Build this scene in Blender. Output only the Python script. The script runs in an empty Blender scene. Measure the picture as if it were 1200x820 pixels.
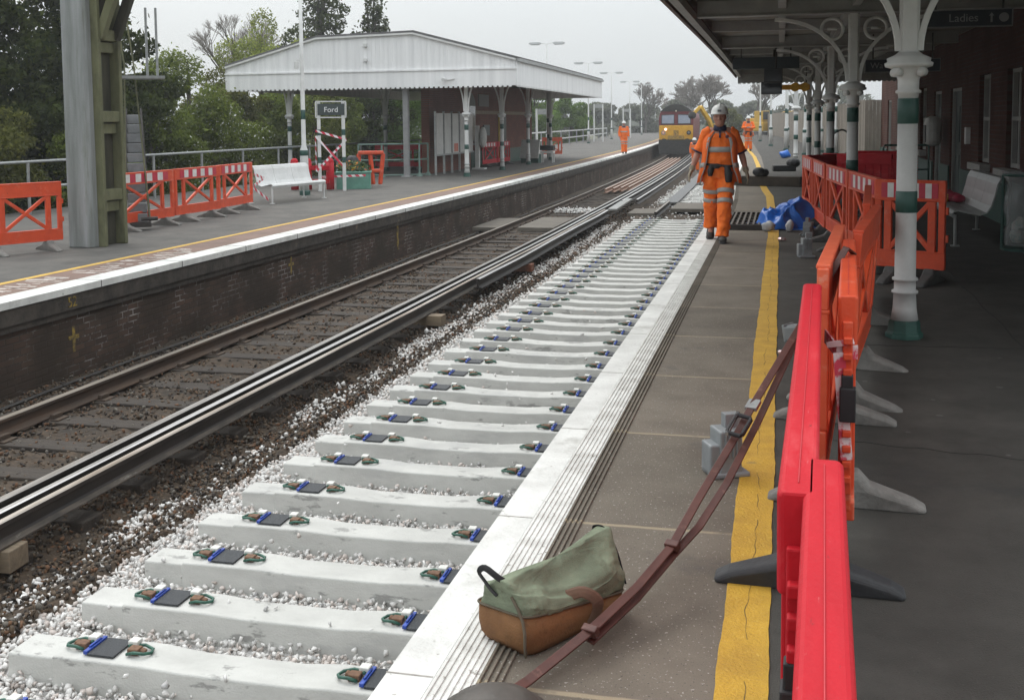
import bpy, bmesh, math, random
import numpy as np
from mathutils import Vector, Matrix, Euler
random.seed(7); rng = np.random.default_rng(7)
R = math.radians
SC = bpy.context.scene
COL = SC.collection

# ------------------------------------------------------------------ camera
cam_data = bpy.data.cameras.new('camera')
cam = bpy.data.objects.new('camera', cam_data); COL.objects.link(cam)
cam_data.sensor_width = 36.0
cam_data.lens = 36.0 * 1293.55 / 1200.0
cam_data.shift_y = -(410.0 - 244.96) / 1200.0
cam_data.clip_start = 0.05; cam_data.clip_end = 3000
PITCH, YAW, ROLL = 0.0781405, 0.2393414, -0.0102357
fw = Vector((-math.sin(YAW)*math.cos(PITCH), math.cos(YAW)*math.cos(PITCH), -math.sin(PITCH)))
rt = Vector((math.cos(YAW), math.sin(YAW), 0.0)); up = rt.cross(fw)
rt2 = rt*math.cos(ROLL) + up*math.sin(ROLL); up2 = -rt*math.sin(ROLL) + up*math.cos(ROLL)
mw = Matrix((rt2, up2, -fw)).transposed().to_4x4(); mw.translation = (0, 0, 1.62)
cam.matrix_world = mw
SC.camera = cam

# ------------------------------------------------------------------ light: overcast daylight
world = bpy.data.worlds.new('World'); SC.world = world
world.use_nodes = True
wn, wl = world.node_tree.nodes, world.node_tree.links
wn.clear()
out = wn.new('ShaderNodeOutputWorld'); bg = wn.new('ShaderNodeBackground')
sky = wn.new('ShaderNodeTexSky'); sky.sky_type = 'NISHITA'; sky.sun_disc = False
SUN_EL, SUN_AZ = R(48), R(-42)
sky.sun_elevation = SUN_EL; sky.sun_rotation = SUN_AZ
sky.dust_density = 4.0; sky.air_density = 1.0; sky.ozone_density = 1.0
tc = wn.new('ShaderNodeTexCoord'); cn = wn.new('ShaderNodeTexNoise')
cn.inputs['Scale'].default_value = 2.2; cn.inputs['Detail'].default_value = 4
cr = wn.new('ShaderNodeValToRGB')
cr.color_ramp.elements[0].position = 0.3; cr.color_ramp.elements[0].color = (6.5, 6.85, 7.0, 1)
cr.color_ramp.elements[1].position = 0.75; cr.color_ramp.elements[1].color = (7.1, 7.4, 7.5, 1)
mix = wn.new('ShaderNodeMix'); mix.data_type = 'RGBA'; mix.inputs[0].default_value = 0.9
wl.new(tc.outputs['Generated'], cn.inputs['Vector']); wl.new(cn.outputs['Fac'], cr.inputs['Fac'])
wl.new(sky.outputs[0], mix.inputs[6]); wl.new(cr.outputs[0], mix.inputs[7])
# overcast sky: brighter overhead than at the horizon
sx = wn.new('ShaderNodeSeparateXYZ'); wl.new(tc.outputs['Generated'], sx.inputs[0])
mz = wn.new('ShaderNodeMath'); mz.operation = 'MULTIPLY_ADD'; mz.use_clamp = False; mz.inputs[1].default_value = 2.6; mz.inputs[2].default_value = 1.0
mxz = wn.new('ShaderNodeMath'); mxz.operation = 'MAXIMUM'; mxz.inputs[1].default_value = 0.0
wl.new(sx.outputs['Z'], mxz.inputs[0]); wl.new(mxz.outputs[0], mz.inputs[0])
vm = wn.new('ShaderNodeVectorMath'); vm.operation = 'SCALE'
wl.new(mix.outputs[2], vm.inputs[0]); wl.new(mz.outputs[0], vm.inputs['Scale'])
wl.new(vm.outputs[0], bg.inputs['Color']); wl.new(bg.outputs[0], out.inputs['Surface'])
bg.inputs['Strength'].default_value = 0.10
sd = bpy.data.lights.new('sun', 'SUN'); sun = bpy.data.objects.new('sun', sd); COL.objects.link(sun)
sd.energy = 0.9; sd.angle = R(25); sd.color = (1.0, 0.97, 0.92)
sdir = Vector((math.sin(SUN_AZ)*math.cos(SUN_EL), math.cos(SUN_AZ)*math.cos(SUN_EL), math.sin(SUN_EL)))
sun.rotation_euler = sdir.to_track_quat('Z', 'Y').to_euler()
SC.view_settings.view_transform = 'Standard'; SC.view_settings.look = 'None'
SC.view_settings.exposure = 0.0; SC.view_settings.gamma = 1.0
SC.view_settings.use_curve_mapping = False
SC.cycles.max_bounces = 7; SC.cycles.diffuse_bounces = 5; SC.cycles.volume_bounces = 0
SC.cycles.transparent_max_bounces = 8
try:
    SC.cycles.use_denoising = True
except Exception:
    pass

# ------------------------------------------------------------------ materials
MATS = {}
def nd(nt, kind, **kw):
    n = nt.nodes.new(kind)
    for k, v in kw.items():
        setattr(n, k, v)
    return n
def mat(name, c1, c2=None, rough=0.7, scale=8.0, detail=6, bump=0.0, bscale=None, metal=0.0, spots=None, spec=0.4, mid=(0.35, 0.65), stretch=None, trans=0.0, alpha=1.0, vary=0.0):
    """two-tone noise material with optional bump and a third scattered colour (spots = (colour, scale, lo, hi))"""
    if name in MATS: return MATS[name]
    m = bpy.data.materials.new(name); m.use_nodes = True
    nt = m.node_tree; p = nt.nodes['Principled BSDF']; L = nt.links
    p.inputs['Roughness'].default_value = rough; p.inputs['Metallic'].default_value = metal
    p.inputs['Specular IOR Level'].default_value = spec
    if c2 is None: c2 = tuple(x*0.8 for x in c1)
    t = nd(nt, 'ShaderNodeTexCoord'); src = t.outputs['Object']
    if vary:
        oi = nd(nt, 'ShaderNodeObjectInfo'); vm_ = nd(nt, 'ShaderNodeVectorMath', operation='MULTIPLY_ADD')
        L.new(oi.outputs['Random'], vm_.inputs[0]); vm_.inputs[1].default_value = (vary, vary*0.7, vary*1.3); L.new(src, vm_.inputs[2]); src = vm_.outputs[0]
    if stretch:
        mp = nd(nt, 'ShaderNodeMapping'); mp.inputs['Scale'].default_value = stretch
        L.new(src, mp.inputs['Vector']); src = mp.outputs[0]
    n = nd(nt, 'ShaderNodeTexNoise'); n.inputs['Scale'].default_value = scale; n.inputs['Detail'].default_value = detail
    n.inputs['Roughness'].default_value = 0.65
    L.new(src, n.inputs['Vector'])
    r = nd(nt, 'ShaderNodeValToRGB'); e = r.color_ramp.elements
    e[0].position, e[1].position = mid; e[0].color = (*c2, 1); e[1].color = (*c1, 1)
    L.new(n.outputs['Fac'], r.inputs['Fac']); colr = r.outputs[0]
    if spots:
        sl = spots if isinstance(spots, list) else [spots]
        for (sc_, ss, lo, hi) in sl:
            n2 = nd(nt, 'ShaderNodeTexNoise'); n2.inputs['Scale'].default_value = ss; n2.inputs['Detail'].default_value = 5
            n2.inputs['Roughness'].default_value = 0.7
            L.new(src, n2.inputs['Vector'])
            mr = nd(nt, 'ShaderNodeMapRange'); mr.inputs[1].default_value = lo; mr.inputs[2].default_value = hi
            L.new(n2.outputs['Fac'], mr.inputs[0])
            mx = nd(nt, 'ShaderNodeMix', data_type='RGBA'); mx.inputs[7].default_value = (*sc_, 1)
            L.new(mr.outputs[0], mx.inputs[0]); L.new(colr, mx.inputs[6]); colr = mx.outputs[2]
    L.new(colr, p.inputs['Base Color'])
    if bump:
        n3 = nd(nt, 'ShaderNodeTexNoise'); n3.inputs['Scale'].default_value = bscale or scale*4; n3.inputs['Detail'].default_value = 4
        L.new(t.outputs['Object'], n3.inputs['Vector'])
        b = nd(nt, 'ShaderNodeBump'); b.inputs['Strength'].default_value = bump; b.inputs['Distance'].default_value = 0.02
        L.new(n3.outputs['Fac'], b.inputs['Height']); L.new(b.outputs[0], p.inputs['Normal'])
    if trans: p.inputs['Transmission Weight'].default_value = trans
    if alpha < 1: p.inputs['Alpha'].default_value = alpha
    MATS[name] = m
    return m
def brick_mat(name, ca, cb, mortar, axis='Y', scale=1.0, dirt=None, msize=0.012, patchy=None):
    if name in MATS: return MATS[name]
    m = bpy.data.materials.new(name); m.use_nodes = True
    nt = m.node_tree; p = nt.nodes['Principled BSDF']; L = nt.links
    p.inputs['Roughness'].default_value = 0.85; p.inputs['Specular IOR Level'].default_value = 0.2
    t = nd(nt, 'ShaderNodeTexCoord'); s = nd(nt, 'ShaderNodeSeparateXYZ'); c = nd(nt, 'ShaderNodeCombineXYZ')
    L.new(t.outputs['Object'], s.inputs[0])
    L.new(s.outputs['X' if axis == 'X' else 'Y'], c.inputs[0]); L.new(s.outputs['Z'], c.inputs[1])
    b = nd(nt, 'ShaderNodeTexBrick'); b.inputs['Scale'].default_value = scale
    b.inputs['Brick Width'].default_value = 0.225; b.inputs['Row Height'].default_value = 0.075
    b.inputs['Mortar Size'].default_value = msize; b.inputs['Mortar Smooth'].default_value = 0.3
    b.inputs['Color1'].default_value = (*ca, 1); b.inputs['Color2'].default_value = (*cb, 1); b.inputs['Mortar'].default_value = (*mortar, 1)
    L.new(c.outputs[0], b.inputs['Vector'])
    if patchy:
        # lime left in the joints only here and there
        pn = nd(nt, 'ShaderNodeTexNoise'); pn.inputs['Scale'].default_value = 1.9; pn.inputs['Detail'].default_value = 7; pn.inputs['Roughness'].default_value = 0.75
        L.new(t.outputs['Object'], pn.inputs['Vector']); pr = nd(nt, 'ShaderNodeMapRange'); pr.inputs[1].default_value = 0.50; pr.inputs[2].default_value = 0.62; L.new(pn.outputs['Fac'], pr.inputs[0])
        pm = nd(nt, 'ShaderNodeMix', data_type='RGBA'); pm.inputs[6].default_value = (*mortar, 1); pm.inputs[7].default_value = (*patchy, 1)
        L.new(pr.outputs[0], pm.inputs[0]); L.new(pm.outputs[2], b.inputs['Mortar'])
    n = nd(nt, 'ShaderNodeTexNoise'); n.inputs['Scale'].default_value = 1.3; n.inputs['Detail'].default_value = 8
    L.new(t.outputs['Object'], n.inputs['Vector'])
    mr = nd(nt, 'ShaderNodeMapRange'); mr.inputs[1].default_value = 0.38; mr.inputs[2].default_value = 0.62
    L.new(n.outputs['Fac'], mr.inputs[0])
    mx = nd(nt, 'ShaderNodeMix', data_type='RGBA'); mx.inputs[7].default_value = (*(dirt or tuple(x*0.5 for x in ca)), 1)
    L.new(mr.outputs[0], mx.inputs[0]); L.new(b.outputs['Color'], mx.inputs[6])
    L.new(mx.outputs[2], p.inputs['Base Color'])
    bp = nd(nt, 'ShaderNodeBump'); bp.inputs['Strength'].default_value = 0.6; bp.inputs['Distance'].default_value = 0.01; bp.invert = True
    L.new(b.outputs['Fac'], bp.inputs['Height']); L.new(bp.outputs[0], p.inputs['Normal'])
    MATS[name] = m
    return m

# ------------------------------------------------------------------ mesh helpers
class MB:
    def __init__(s): s.v = []; s.f = []; s.m = []; s.mi = 0
    def add(s, vs, fs):
        o = len(s.v); s.v.extend([tuple(map(float, q)) for q in vs]); s.f.extend([tuple(i+o for i in f) for f in fs]); s.m.extend([s.mi]*len(fs)); return s
    def box(s, c, d, rot=None):
        hx, hy, hz = d[0]/2, d[1]/2, d[2]/2
        vs = [Vector((x*hx, y*hy, z*hz)) for z in (-1, 1) for y in (-1, 1) for x in (-1, 1)]
        if rot is not None:
            M = rot if isinstance(rot, Matrix) else Euler(rot).to_matrix()
            vs = [M @ q for q in vs]
        vs = [q + Vector(c) for q in vs]
        return s.add(vs, [(0,2,3,1),(4,5,7,6),(0,1,5,4),(2,6,7,3),(0,4,6,2),(1,3,7,5)])
    def bar(s, a, b, w, h, upv=(0, 0, 1)):
        a, b = Vector(a), Vector(b); d = (b-a); l = d.length; d.normalize()
        u = Vector(upv); x = d.cross(u)
        if x.length < 1e-4: x = d.cross(Vector((1, 0, 0)))
        x.normalize(); z = x.cross(d)
        M = Matrix((x, d, z)).transposed()
        return s.box((a+b)/2, (w, l, h), M)
    def tube(s, pts, r, n=10, cap=True, sq=None):
        pts = [Vector(q) for q in pts]; k = len(pts)
        rr = r if isinstance(r, (list, tuple)) else [r]*k
        vs, fs = [], []; ref = None
        for i, q in enumerate(pts):
            t = (pts[min(i+1, k-1)] - pts[max(i-1, 0)])
            t = t.normalized() if t.length > 1e-9 else Vector((0, 0, 1))
            if ref is None:
                ref = t.cross(Vector((0, 0, 1)))
                if ref.length < 1e-3: ref = Vector((1, 0, 0))
            ref = (ref - t*ref.dot(t)).normalized(); w = t.cross(ref)
            ri = rr[i]; ra, rb = (ri if isinstance(ri, (list, tuple)) else (ri, ri))
            for j in range(n):
                a = 2*math.pi*j/n
                vs.append(q + ref*(ra*math.cos(a)) + w*(rb*math.sin(a)))
        for i in range(k-1):
            for j in range(n):
                fs.append((i*n+j, i*n+(j+1) % n, (i+1)*n+(j+1) % n, (i+1)*n+j))
        if cap:
            fs.append(tuple(range(n-1, -1, -1))); fs.append(tuple((k-1)*n+j for j in range(n)))
        return s.add(vs, fs)
    def lathe(s, prof, c=(0, 0, 0), n=20, cap=True):
        vs = [(c[0]+r*math.cos(2*math.pi*j/n), c[1]+r*math.sin(2*math.pi*j/n), c[2]+z) for r, z in prof for j in range(n)]
        fs = [(i*n+j, i*n+(j+1) % n, (i+1)*n+(j+1) % n, (i+1)*n+j) for i in range(len(prof)-1) for j in range(n)]
        if cap: fs += [tuple(range(n-1, -1, -1)), tuple((len(prof)-1)*n+j for j in range(n))]
        return s.add(vs, fs)
    def loft(s, rings, cap=True):
        n = len(rings[0]); vs = [q for r in rings for q in r]
        fs = [(i*n+j, i*n+(j+1) % n, (i+1)*n+(j+1) % n, (i+1)*n+j) for i in range(len(rings)-1) for j in range(n)]
        if cap: fs += [tuple(range(n-1, -1, -1)), tuple((len(rings)-1)*n+j for j in range(n))]
        return s.add(vs, fs)
    def prism(s, poly, a, b, axis='Y'):
        """polygon in the plane square to axis, extruded from a to b"""
        def pt(u, v, w): return {'Y': (u, w, v), 'X': (w, u, v), 'Z': (u, v, w)}[axis]
        n = len(poly)
        vs = [pt(u, v, a) for u, v in poly] + [pt(u, v, b) for u, v in poly]
        fs = [tuple(range(n)), tuple(range(2*n-1, n-1, -1))] + [(i, n+i, n+(i+1) % n, (i+1) % n) for i in range(n)]
        return s.add(vs, fs)
    def ball(s, c, r, n=10, k=7):
        rx, ry, rz = r if isinstance(r, (tuple, list)) else (r, r, r)
        rings = []
        for i in range(1, k):
            t = math.pi*i/k - math.pi/2
            rings.append([(c[0]+rx*math.cos(t)*math.cos(2*math.pi*j/n), c[1]+ry*math.cos(t)*math.sin(2*math.pi*j/n), c[2]+rz*math.sin(t)) for j in range(n)])
        return s.loft(rings)
    def build(s, name, m, parent=None, smooth=False, bevel=0.0, fix=True):
        me = bpy.data.meshes.new(name)
        me.from_pydata(s.v, [], s.f)
        ms = m if isinstance(m, (list, tuple)) else [m]
        for q in ms: me.materials.append(q)
        if len(ms) > 1: me.polygons.foreach_set('material_index', s.m)
        if fix:
            b = bmesh.new(); b.from_mesh(me); bmesh.ops.recalc_face_normals(b, faces=b.faces); b.to_mesh(me); b.free()
        if smooth: me.polygons.foreach_set('use_smooth', [True]*len(me.polygons))
        me.update()
        o = bpy.data.objects.new(name, me); COL.objects.link(o)
        if parent is not None: o.parent = parent
        if bevel:
            bv = o.modifiers.new('bevel', 'BEVEL'); bv.width = bevel; bv.segments = 2; bv.limit_method = 'ANGLE'; bv.angle_limit = R(40)
        return o
def bulk(name, V, F, m, parent=None, smooth=False, midx=None):
    """mesh from numpy arrays, all faces with the same number of corners"""
    V = np.asarray(V, np.float32); F = np.asarray(F, np.int32); k = F.shape[1]
    me = bpy.data.meshes.new(name)
    me.vertices.add(len(V)); me.vertices.foreach_set('co', V.ravel())
    me.loops.add(F.size); me.loops.foreach_set('vertex_index', F.ravel())
    me.polygons.add(len(F)); me.polygons.foreach_set('loop_start', np.arange(len(F), dtype=np.int32)*k)
    me.polygons.foreach_set('loop_total', np.full(len(F), k, np.int32))
    for q in (m if isinstance(m, (list, tuple)) else [m]): me.materials.append(q)
    if midx is not None: me.polygons.foreach_set('material_index', np.asarray(midx, np.int32))
    me.update(calc_edges=True); me.validate()
    if smooth: me.polygons.foreach_set('use_smooth', [True]*len(F))
    o = bpy.data.objects.new(name, me); COL.objects.link(o)
    if parent is not None: o.parent = parent
    return o
def tag(o, label, cat, group=None, kind=None):
    if label: o['label'] = label
    if cat: o['category'] = cat
    if group: o['group'] = group
    if kind: o['kind'] = kind
    return o
def struct(o): o['kind'] = 'structure'; return o
def thing(name, label, cat, loc=(0, 0, 0), rz=0.0, group=None):
    o = bpy.data.objects.new(name, None); COL.objects.link(o)
    o.empty_display_size = 0.1; o.location = loc; o.rotation_euler = (0, 0, rz)
    return tag(o, label, cat, group)
def dup(o, loc=None, rz=None, label=None, parent=None):
    c = o.copy(); COL.objects.link(c)
    if parent is not None: c.parent = parent
    if loc is not None: c.location = loc
    if rz is not None: c.rotation_euler = (c.rotation_euler[0], c.rotation_euler[1], rz)
    if label: c['label'] = label
    for ch in list(o.children):
        dup(ch, parent=c)
    return c
ORD = ['first','second','third','fourth','fifth','sixth','seventh','eighth','ninth','tenth','eleventh','twelfth','thirteenth','fourteenth','fifteenth','sixteenth','seventeenth','eighteenth','nineteenth','twentieth','twenty-first','twenty-second','twenty-third','twenty-fourth','twenty-fifth','twenty-sixth']
def off(y):
    """sideways drift of the line: straight near the camera, then bending left"""
    return -0.00036*max(0.0, y-18.0)**2
YS = [-4, 0, 4, 8, 12, 16, 18, 20, 23, 26, 29, 32, 36, 40, 45, 50, 55, 60, 66, 72, 80, 90, 100, 115, 130, 150, 175]
def text(s, size, loc, rot, m, name, parent, extrude=0.002, align='CENTER'):
    cu = bpy.data.curves.new(name, 'FONT'); cu.body = s; cu.size = size; cu.extrude = extrude
    cu.align_x = align; cu.align_y = 'CENTER'; cu.materials.append(m)
    o = bpy.data.objects.new(name, cu); COL.objects.link(o); o.location = loc; o.rotation_euler = rot
    if parent is not None: o.parent = parent
    return o
def mesh_text(s, size, loc, rot, m, name, parent, extrude=0.002, align='CENTER'):
    o = text(s, size, (0, 0, 0), (0, 0, 0), m, name, None, extrude, align)
    dg = bpy.context.evaluated_depsgraph_get(); me = bpy.data.meshes.new_from_object(o.evaluated_get(dg))
    cu = o.data; bpy.data.objects.remove(o); bpy.data.curves.remove(cu); me.name = name
    n = bpy.data.objects.new(name, me); COL.objects.link(n); n.location = loc; n.rotation_euler = rot
    if parent is not None: n.parent = parent
    return n
yc = [(-4, 0.0), (17, 0.0), (24, -0.13), (27, -0.30), (33, -0.52), (40, -0.68), (50, -1.05), (58, -1.45), (75, -2.3), (100, -3.6), (140, -7), (180, -12)]
def ycurve(y):
    for (a, p), (c, q) in zip(yc, yc[1:]):
        if y <= c: return p+(q-p)*(y-a)/(c-a)
    return yc[-1][1]
def offn(y):
    """edge of the camera's own platform, which bends a little more than the far one"""
    return min(off(y), 0.72*ycurve(y))
def smooth_path(pts, k=4):
    p = [Vector(q) for q in pts]; p = [p[0]*2-p[1]]+p+[p[-1]*2-p[-2]]; o = []
    for i in range(1, len(p)-2):
        for j in range(k):
            t = j/k
            o.append(0.5*((2*p[i])+(p[i+1]-p[i-1])*t+(2*p[i-1]-5*p[i]+4*p[i+1]-p[i+2])*t*t+(3*p[i]-p[i-1]-3*p[i+1]+p[i+2])*t**3))
    o.append(p[-2]); return o
def strip(name, xa, xb, z0, z1, m, ys=YS, parent=None, curve=off, subdiv=0):
    """a slab with its top at z1 that follows the curve of the line"""
    b = MB(); rings = []
    for y in ys:
        o = curve(y); rings.append([(xa+o, y, z0), (xb+o, y, z0), (xb+o, y, z1), (xa+o, y, z1)])
    b.loft(rings); return b.build(name, m, parent)
# ================================================================== the setting
M_asph = mat('asphalt', (0.056, 0.052, 0.045), (0.038, 0.035, 0.030), 0.92, 3.0, bump=0.5, bscale=170, spots=[((0.105, 0.098, 0.085), 85, 0.62, 0.70), ((0.015, 0.014, 0.013), 120, 0.62, 0.7), ((0.078, 0.072, 0.063), 0.9, 0.52, 0.72), ((0.03, 0.03, 0.03), 1.1, 0.58, 0.75)])
M_asphL = mat('pale_asphalt', (0.115, 0.107, 0.096), (0.078, 0.074, 0.068), 0.9, 2.0, bump=0.25, bscale=90, spots=[((0.16, 0.15, 0.13), 35, 0.6, 0.72), ((0.055, 0.052, 0.049), 0.7, 0.55, 0.7)])
M_white = mat('white_edge_paint', (0.70, 0.70, 0.67), (0.53, 0.525, 0.50), 0.75, 3.0, bump=0.3, bscale=60, spots=[((0.36, 0.35, 0.32), 1.8, 0.56, 0.74), ((0.24, 0.22, 0.19), 16, 0.635, 0.70), ((0.12, 0.11, 0.10), 48, 0.69, 0.73)])
M_yel = mat('yellow_line_paint', (0.56, 0.335, 0.035), (0.43, 0.25, 0.03), 0.75, 6.0, bump=0.6, bscale=110, spots=[((0.62, 0.42, 0.09), 60, 0.6, 0.7), ((0.14, 0.11, 0.06), 26, 0.66, 0.75), ((0.20, 0.15, 0.07), 3.0, 0.64, 0.78)])
M_conc = mat('new_concrete', (0.555, 0.55, 0.52), (0.455, 0.45, 0.425), 0.88, 4.0, detail=9, bump=0.2, bscale=90, spots=[((0.30, 0.295, 0.28), 5, 0.595, 0.65), ((0.42, 0.415, 0.40), 1.8, 0.56, 0.70), ((0.2, 0.2, 0.19), 45, 0.70, 0.74)], stretch=(0.6, 1, 1.7), vary=40.0)
M_metal = mat('grey_paint_metal', (0.34, 0.345, 0.34), (0.25, 0.255, 0.25), 0.5, 6)
M_wpaint = mat('white_paint', (0.66, 0.66, 0.645), (0.56, 0.56, 0.545), 0.5, 4, spots=[((0.40, 0.38, 0.34), 5, 0.66, 0.8)])
M_gpaint = mat('dark_green_paint', (0.028, 0.085, 0.068), (0.02, 0.06, 0.05), 0.45, 6)
M_galv = mat('galvanised_steel', (0.36, 0.37, 0.37), (0.26, 0.27, 0.27), 0.45, 12, metal=0.5)
M_black = mat('black_rubber', (0.022, 0.022, 0.024), (0.013, 0.013, 0.014), 0.6, 10)
M_dark = mat('dark_steel', (0.06, 0.055, 0.05), (0.035, 0.03, 0.028), 0.55, 8, metal=0.3)

def paving():
    m = bpy.data.materials.new('paving_slabs'); m.use_nodes = True
    nt = m.node_tree; p = nt.nodes['Principled BSDF']; L = nt.links
    p.inputs['Roughness'].default_value = 0.85; p.inputs['Specular IOR Level'].default_value = 0.3
    t = nd(nt, 'ShaderNodeTexCoord'); s = nd(nt, 'ShaderNodeSeparateXYZ'); L.new(t.outputs['Object'], s.inputs[0])
    def noise(sc, d=5, r=0.6):
        n = nd(nt, 'ShaderNodeTexNoise'); n.inputs['Scale'].default_value = sc; n.inputs['Detail'].default_value = d; n.inputs['Roughness'].default_value = r
        L.new(t.outputs['Object'], n.inputs['Vector']); return n.outputs['Fac']
    def math_(op, a, b=None):
        q = nd(nt, 'ShaderNodeMath', operation=op)
        for i, x in enumerate((a, b)):
            if x is None: continue
            if isinstance(x, (int, float)): q.inputs[i].default_value = x
            else: L.new(x, q.inputs[i])
        return q.outputs[0]
    def rng_(v, lo, hi, a=0.0, b=1.0):
        q = nd(nt, 'ShaderNodeMapRange'); L.new(v, q.inputs[0])
        for i, x in enumerate((lo, hi, a, b)): q.inputs[i+1].default_value = x
        return q.outputs[0]
    def mixc(f, a, b):
        q = nd(nt, 'ShaderNodeMix', data_type='RGBA'); L.new(f, q.inputs[0])
        for i, x in ((6, a), (7, b)):
            if isinstance(x, tuple): q.inputs[i].default_value = (*x, 1)
            else: L.new(x, q.inputs[i])
        return q.outputs[2]
    base = mixc(rng_(noise(2.2, 8), 0.35, 0.65), (0.116, 0.098, 0.077), (0.160, 0.138, 0.110))
    # each slab its own tone
    yy = math_('DIVIDE', math_('SUBTRACT', s.outputs['Y'], 2.97), 1.335)
    wn_ = nd(nt, 'ShaderNodeTexWhiteNoise', noise_dimensions='1D'); L.new(math_('FLOOR', yy), wn_.inputs['W'])
    hs = nd(nt, 'ShaderNodeHueSaturation'); L.new(base, hs.inputs['Color']); L.new(rng_(wn_.outputs[0], 0, 1, 0.86, 1.1), hs.inputs['Value'])
    c = mixc(rng_(noise(75, 2), 0.64, 0.70), hs.outputs[0], (0.34, 0.32, 0.29))     # pale aggregate
    c = mixc(rng_(noise(110, 2), 0.36, 0.30), c, (0.05, 0.045, 0.04))
    c = mixc(rng_(noise(1.7, 7), 0.62, 0.74), c, (0.085, 0.078, 0.07))            # old stains
    fr = math_('FRACT', math_('ADD', yy, math_('MULTIPLY', math_('SUBTRACT', noise(9), 0.5), 0.012)))
    d = math_('MINIMUM', fr, math_('SUBTRACT', 1.0, fr))
    gate = rng_(noise(4), 0.33, 0.45)
    seam = math_('MULTIPLY', rng_(d, 0.012, 0.006), gate)
    c = mixc(seam, c, (0.27, 0.225, 0.155))
    L.new(c, p.inputs['Base Color'])
    b = nd(nt, 'ShaderNodeBump'); b.inputs['Strength'].default_value = 0.35; b.inputs['Distance'].default_value = 0.01
    L.new(math_('ADD', noise(150, 2), math_('MULTIPLY', seam, -0.5)), b.inputs['Height']); L.new(b.outputs[0], p.inputs['Normal'])
    return m
M_pave = paving()

# ---- ground to the horizon
M_grass = mat('rough_grass', (0.075, 0.085, 0.035), (0.05, 0.06, 0.025), 0.95, 0.35, spots=[((0.12, 0.10, 0.06), 0.12, 0.5, 0.65)], bump=0.3)
b = MB(); b.box((0, 150, -1.62), (900, 900, 0.3)); struct(b.build('ground', M_grass))

# ---- track bed under both lines (dark old ballast)
M_oldb = mat('old_ballast_bed', (0.078, 0.053, 0.034), (0.030, 0.022, 0.015), 0.95, 14, detail=10, bump=0.9, bscale=24, spots=[((0.12, 0.095, 0.07), 22, 0.64, 0.72), ((0.02, 0.017, 0.014), 1.0, 0.52, 0.7)])
nx, ny = 60, 420
xs = np.linspace(-8.5, -1.0, nx); ysb = np.concatenate([np.linspace(1, 40, 320), np.linspace(41, 180, ny-320)])
def bed_z(x, y):
    """height of the stones across the section (x measured on straight track)"""
    z = np.full(np.broadcast(x, y).shape, -1.20)
    x = np.broadcast_to(x, z.shape); y = np.broadcast_to(y, z.shape)
    dip = np.exp(-((x+4.62)/0.28)**2)*0.08
    z = z - dip
    far = (y > 30.4)
    z = np.where((x > -4.15) & ~far, -1.285, z)
    z = np.where(x < -7.15, -1.17-0.09*np.clip((-7.15-x)/0.4, 0, 1), z)
    return z
X, Y = np.meshgrid(xs, ysb)
Z = bed_z(X, Y) + rng.normal(0, 0.012, X.shape)
OFFY = np.array([[off(v)]*nx for v in ysb])
V = np.stack([X+OFFY, Y, Z], -1).reshape(-1, 3)
i = np.arange(nx*(ny)).reshape(ny, nx)
F = np.stack([i[:-1, :-1], i[:-1, 1:], i[1:, 1:], i[1:, :-1]], -1).reshape(-1, 4)
struct(bulk('track_bed', V, F, M_oldb, smooth=True))

# ---- platform on the camera's side
XE = -1.12
struct(strip('platform', XE+0.10, 3.6, -1.4, -0.02, mat('platform_wall', (0.14, 0.12, 0.10), (0.08, 0.07, 0.06), 0.9, 5), curve=offn))
struct(strip('platform_edge', XE, XE+0.145, -0.13, 0.004, M_white, curve=offn))
pw = strip('platform_paving', XE+0.145, -0.095, -0.06, 0.0, M_pave, curve=offn); struct(pw)
struct(strip('platform_asphalt', -0.095, 3.55, -0.06, 0.0, M_asph, curve=offn))
# raised tactile ribs along the edge: painted white, then bare
bw, bb = MB(), MB()
yr = [v for v in YS if v <= 60]
yr2 = sorted(set(yr + list(np.arange(1.0, 18, 0.5))))
for k in range(10):
    xa = XE + 0.155 + k*0.021
    q = bw if k < 6 else bb
    rings = []
    for y in yr2:
        o = offn(y); w = 0.007
        rings.append([(xa-w+o, y, -0.004), (xa+w+o, y, -0.004), (xa+w*0.55+o, y, 0.009), (xa-w*0.55+o, y, 0.009)])
    q.loft(rings)
M_wworn = mat('worn_white_paint', (0.70, 0.70, 0.67), (0.50, 0.49, 0.46), 0.75, 7, bump=0.3, bscale=70, spots=[((0.22, 0.20, 0.17), 18, 0.60, 0.68)])
struct(bw.build('edge_ribs', M_wworn)); struct(bb.build('paving_ribs', M_pave))
b = MB(); b.loft([[(XE+0.146+offn(y), y, -0.05), (XE+0.282+offn(y), y, -0.05), (XE+0.282+offn(y), y, 0.0035), (XE+0.146+offn(y), y, 0.0035)] for y in yr])
struct(b.build('rib_base_paint', M_wworn))
# yellow line with wandering edges
def wob(y, s): return 0.003*math.sin(y*2.1+s)+0.002*math.sin(y*5.3+2*s)+0.0018*math.sin(y*13+s)+0.0012*math.sin(y*41+2*s)
rings = []
for y in list(np.arange(-2, 20, 0.05)) + list(np.arange(20, 140, 2.0)):
    o = ycurve(y)
    rings.append([(-0.172+o+wob(y, 0), y, -0.01), (-0.02+o+wob(y, 3), y, -0.01), (-0.02+o+wob(y, 3), y, 0.005), (-0.172+o+wob(y, 0), y, 0.005)])
b = MB(); b.loft(rings); struct(b.build('yellow_line', M_yel))

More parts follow.
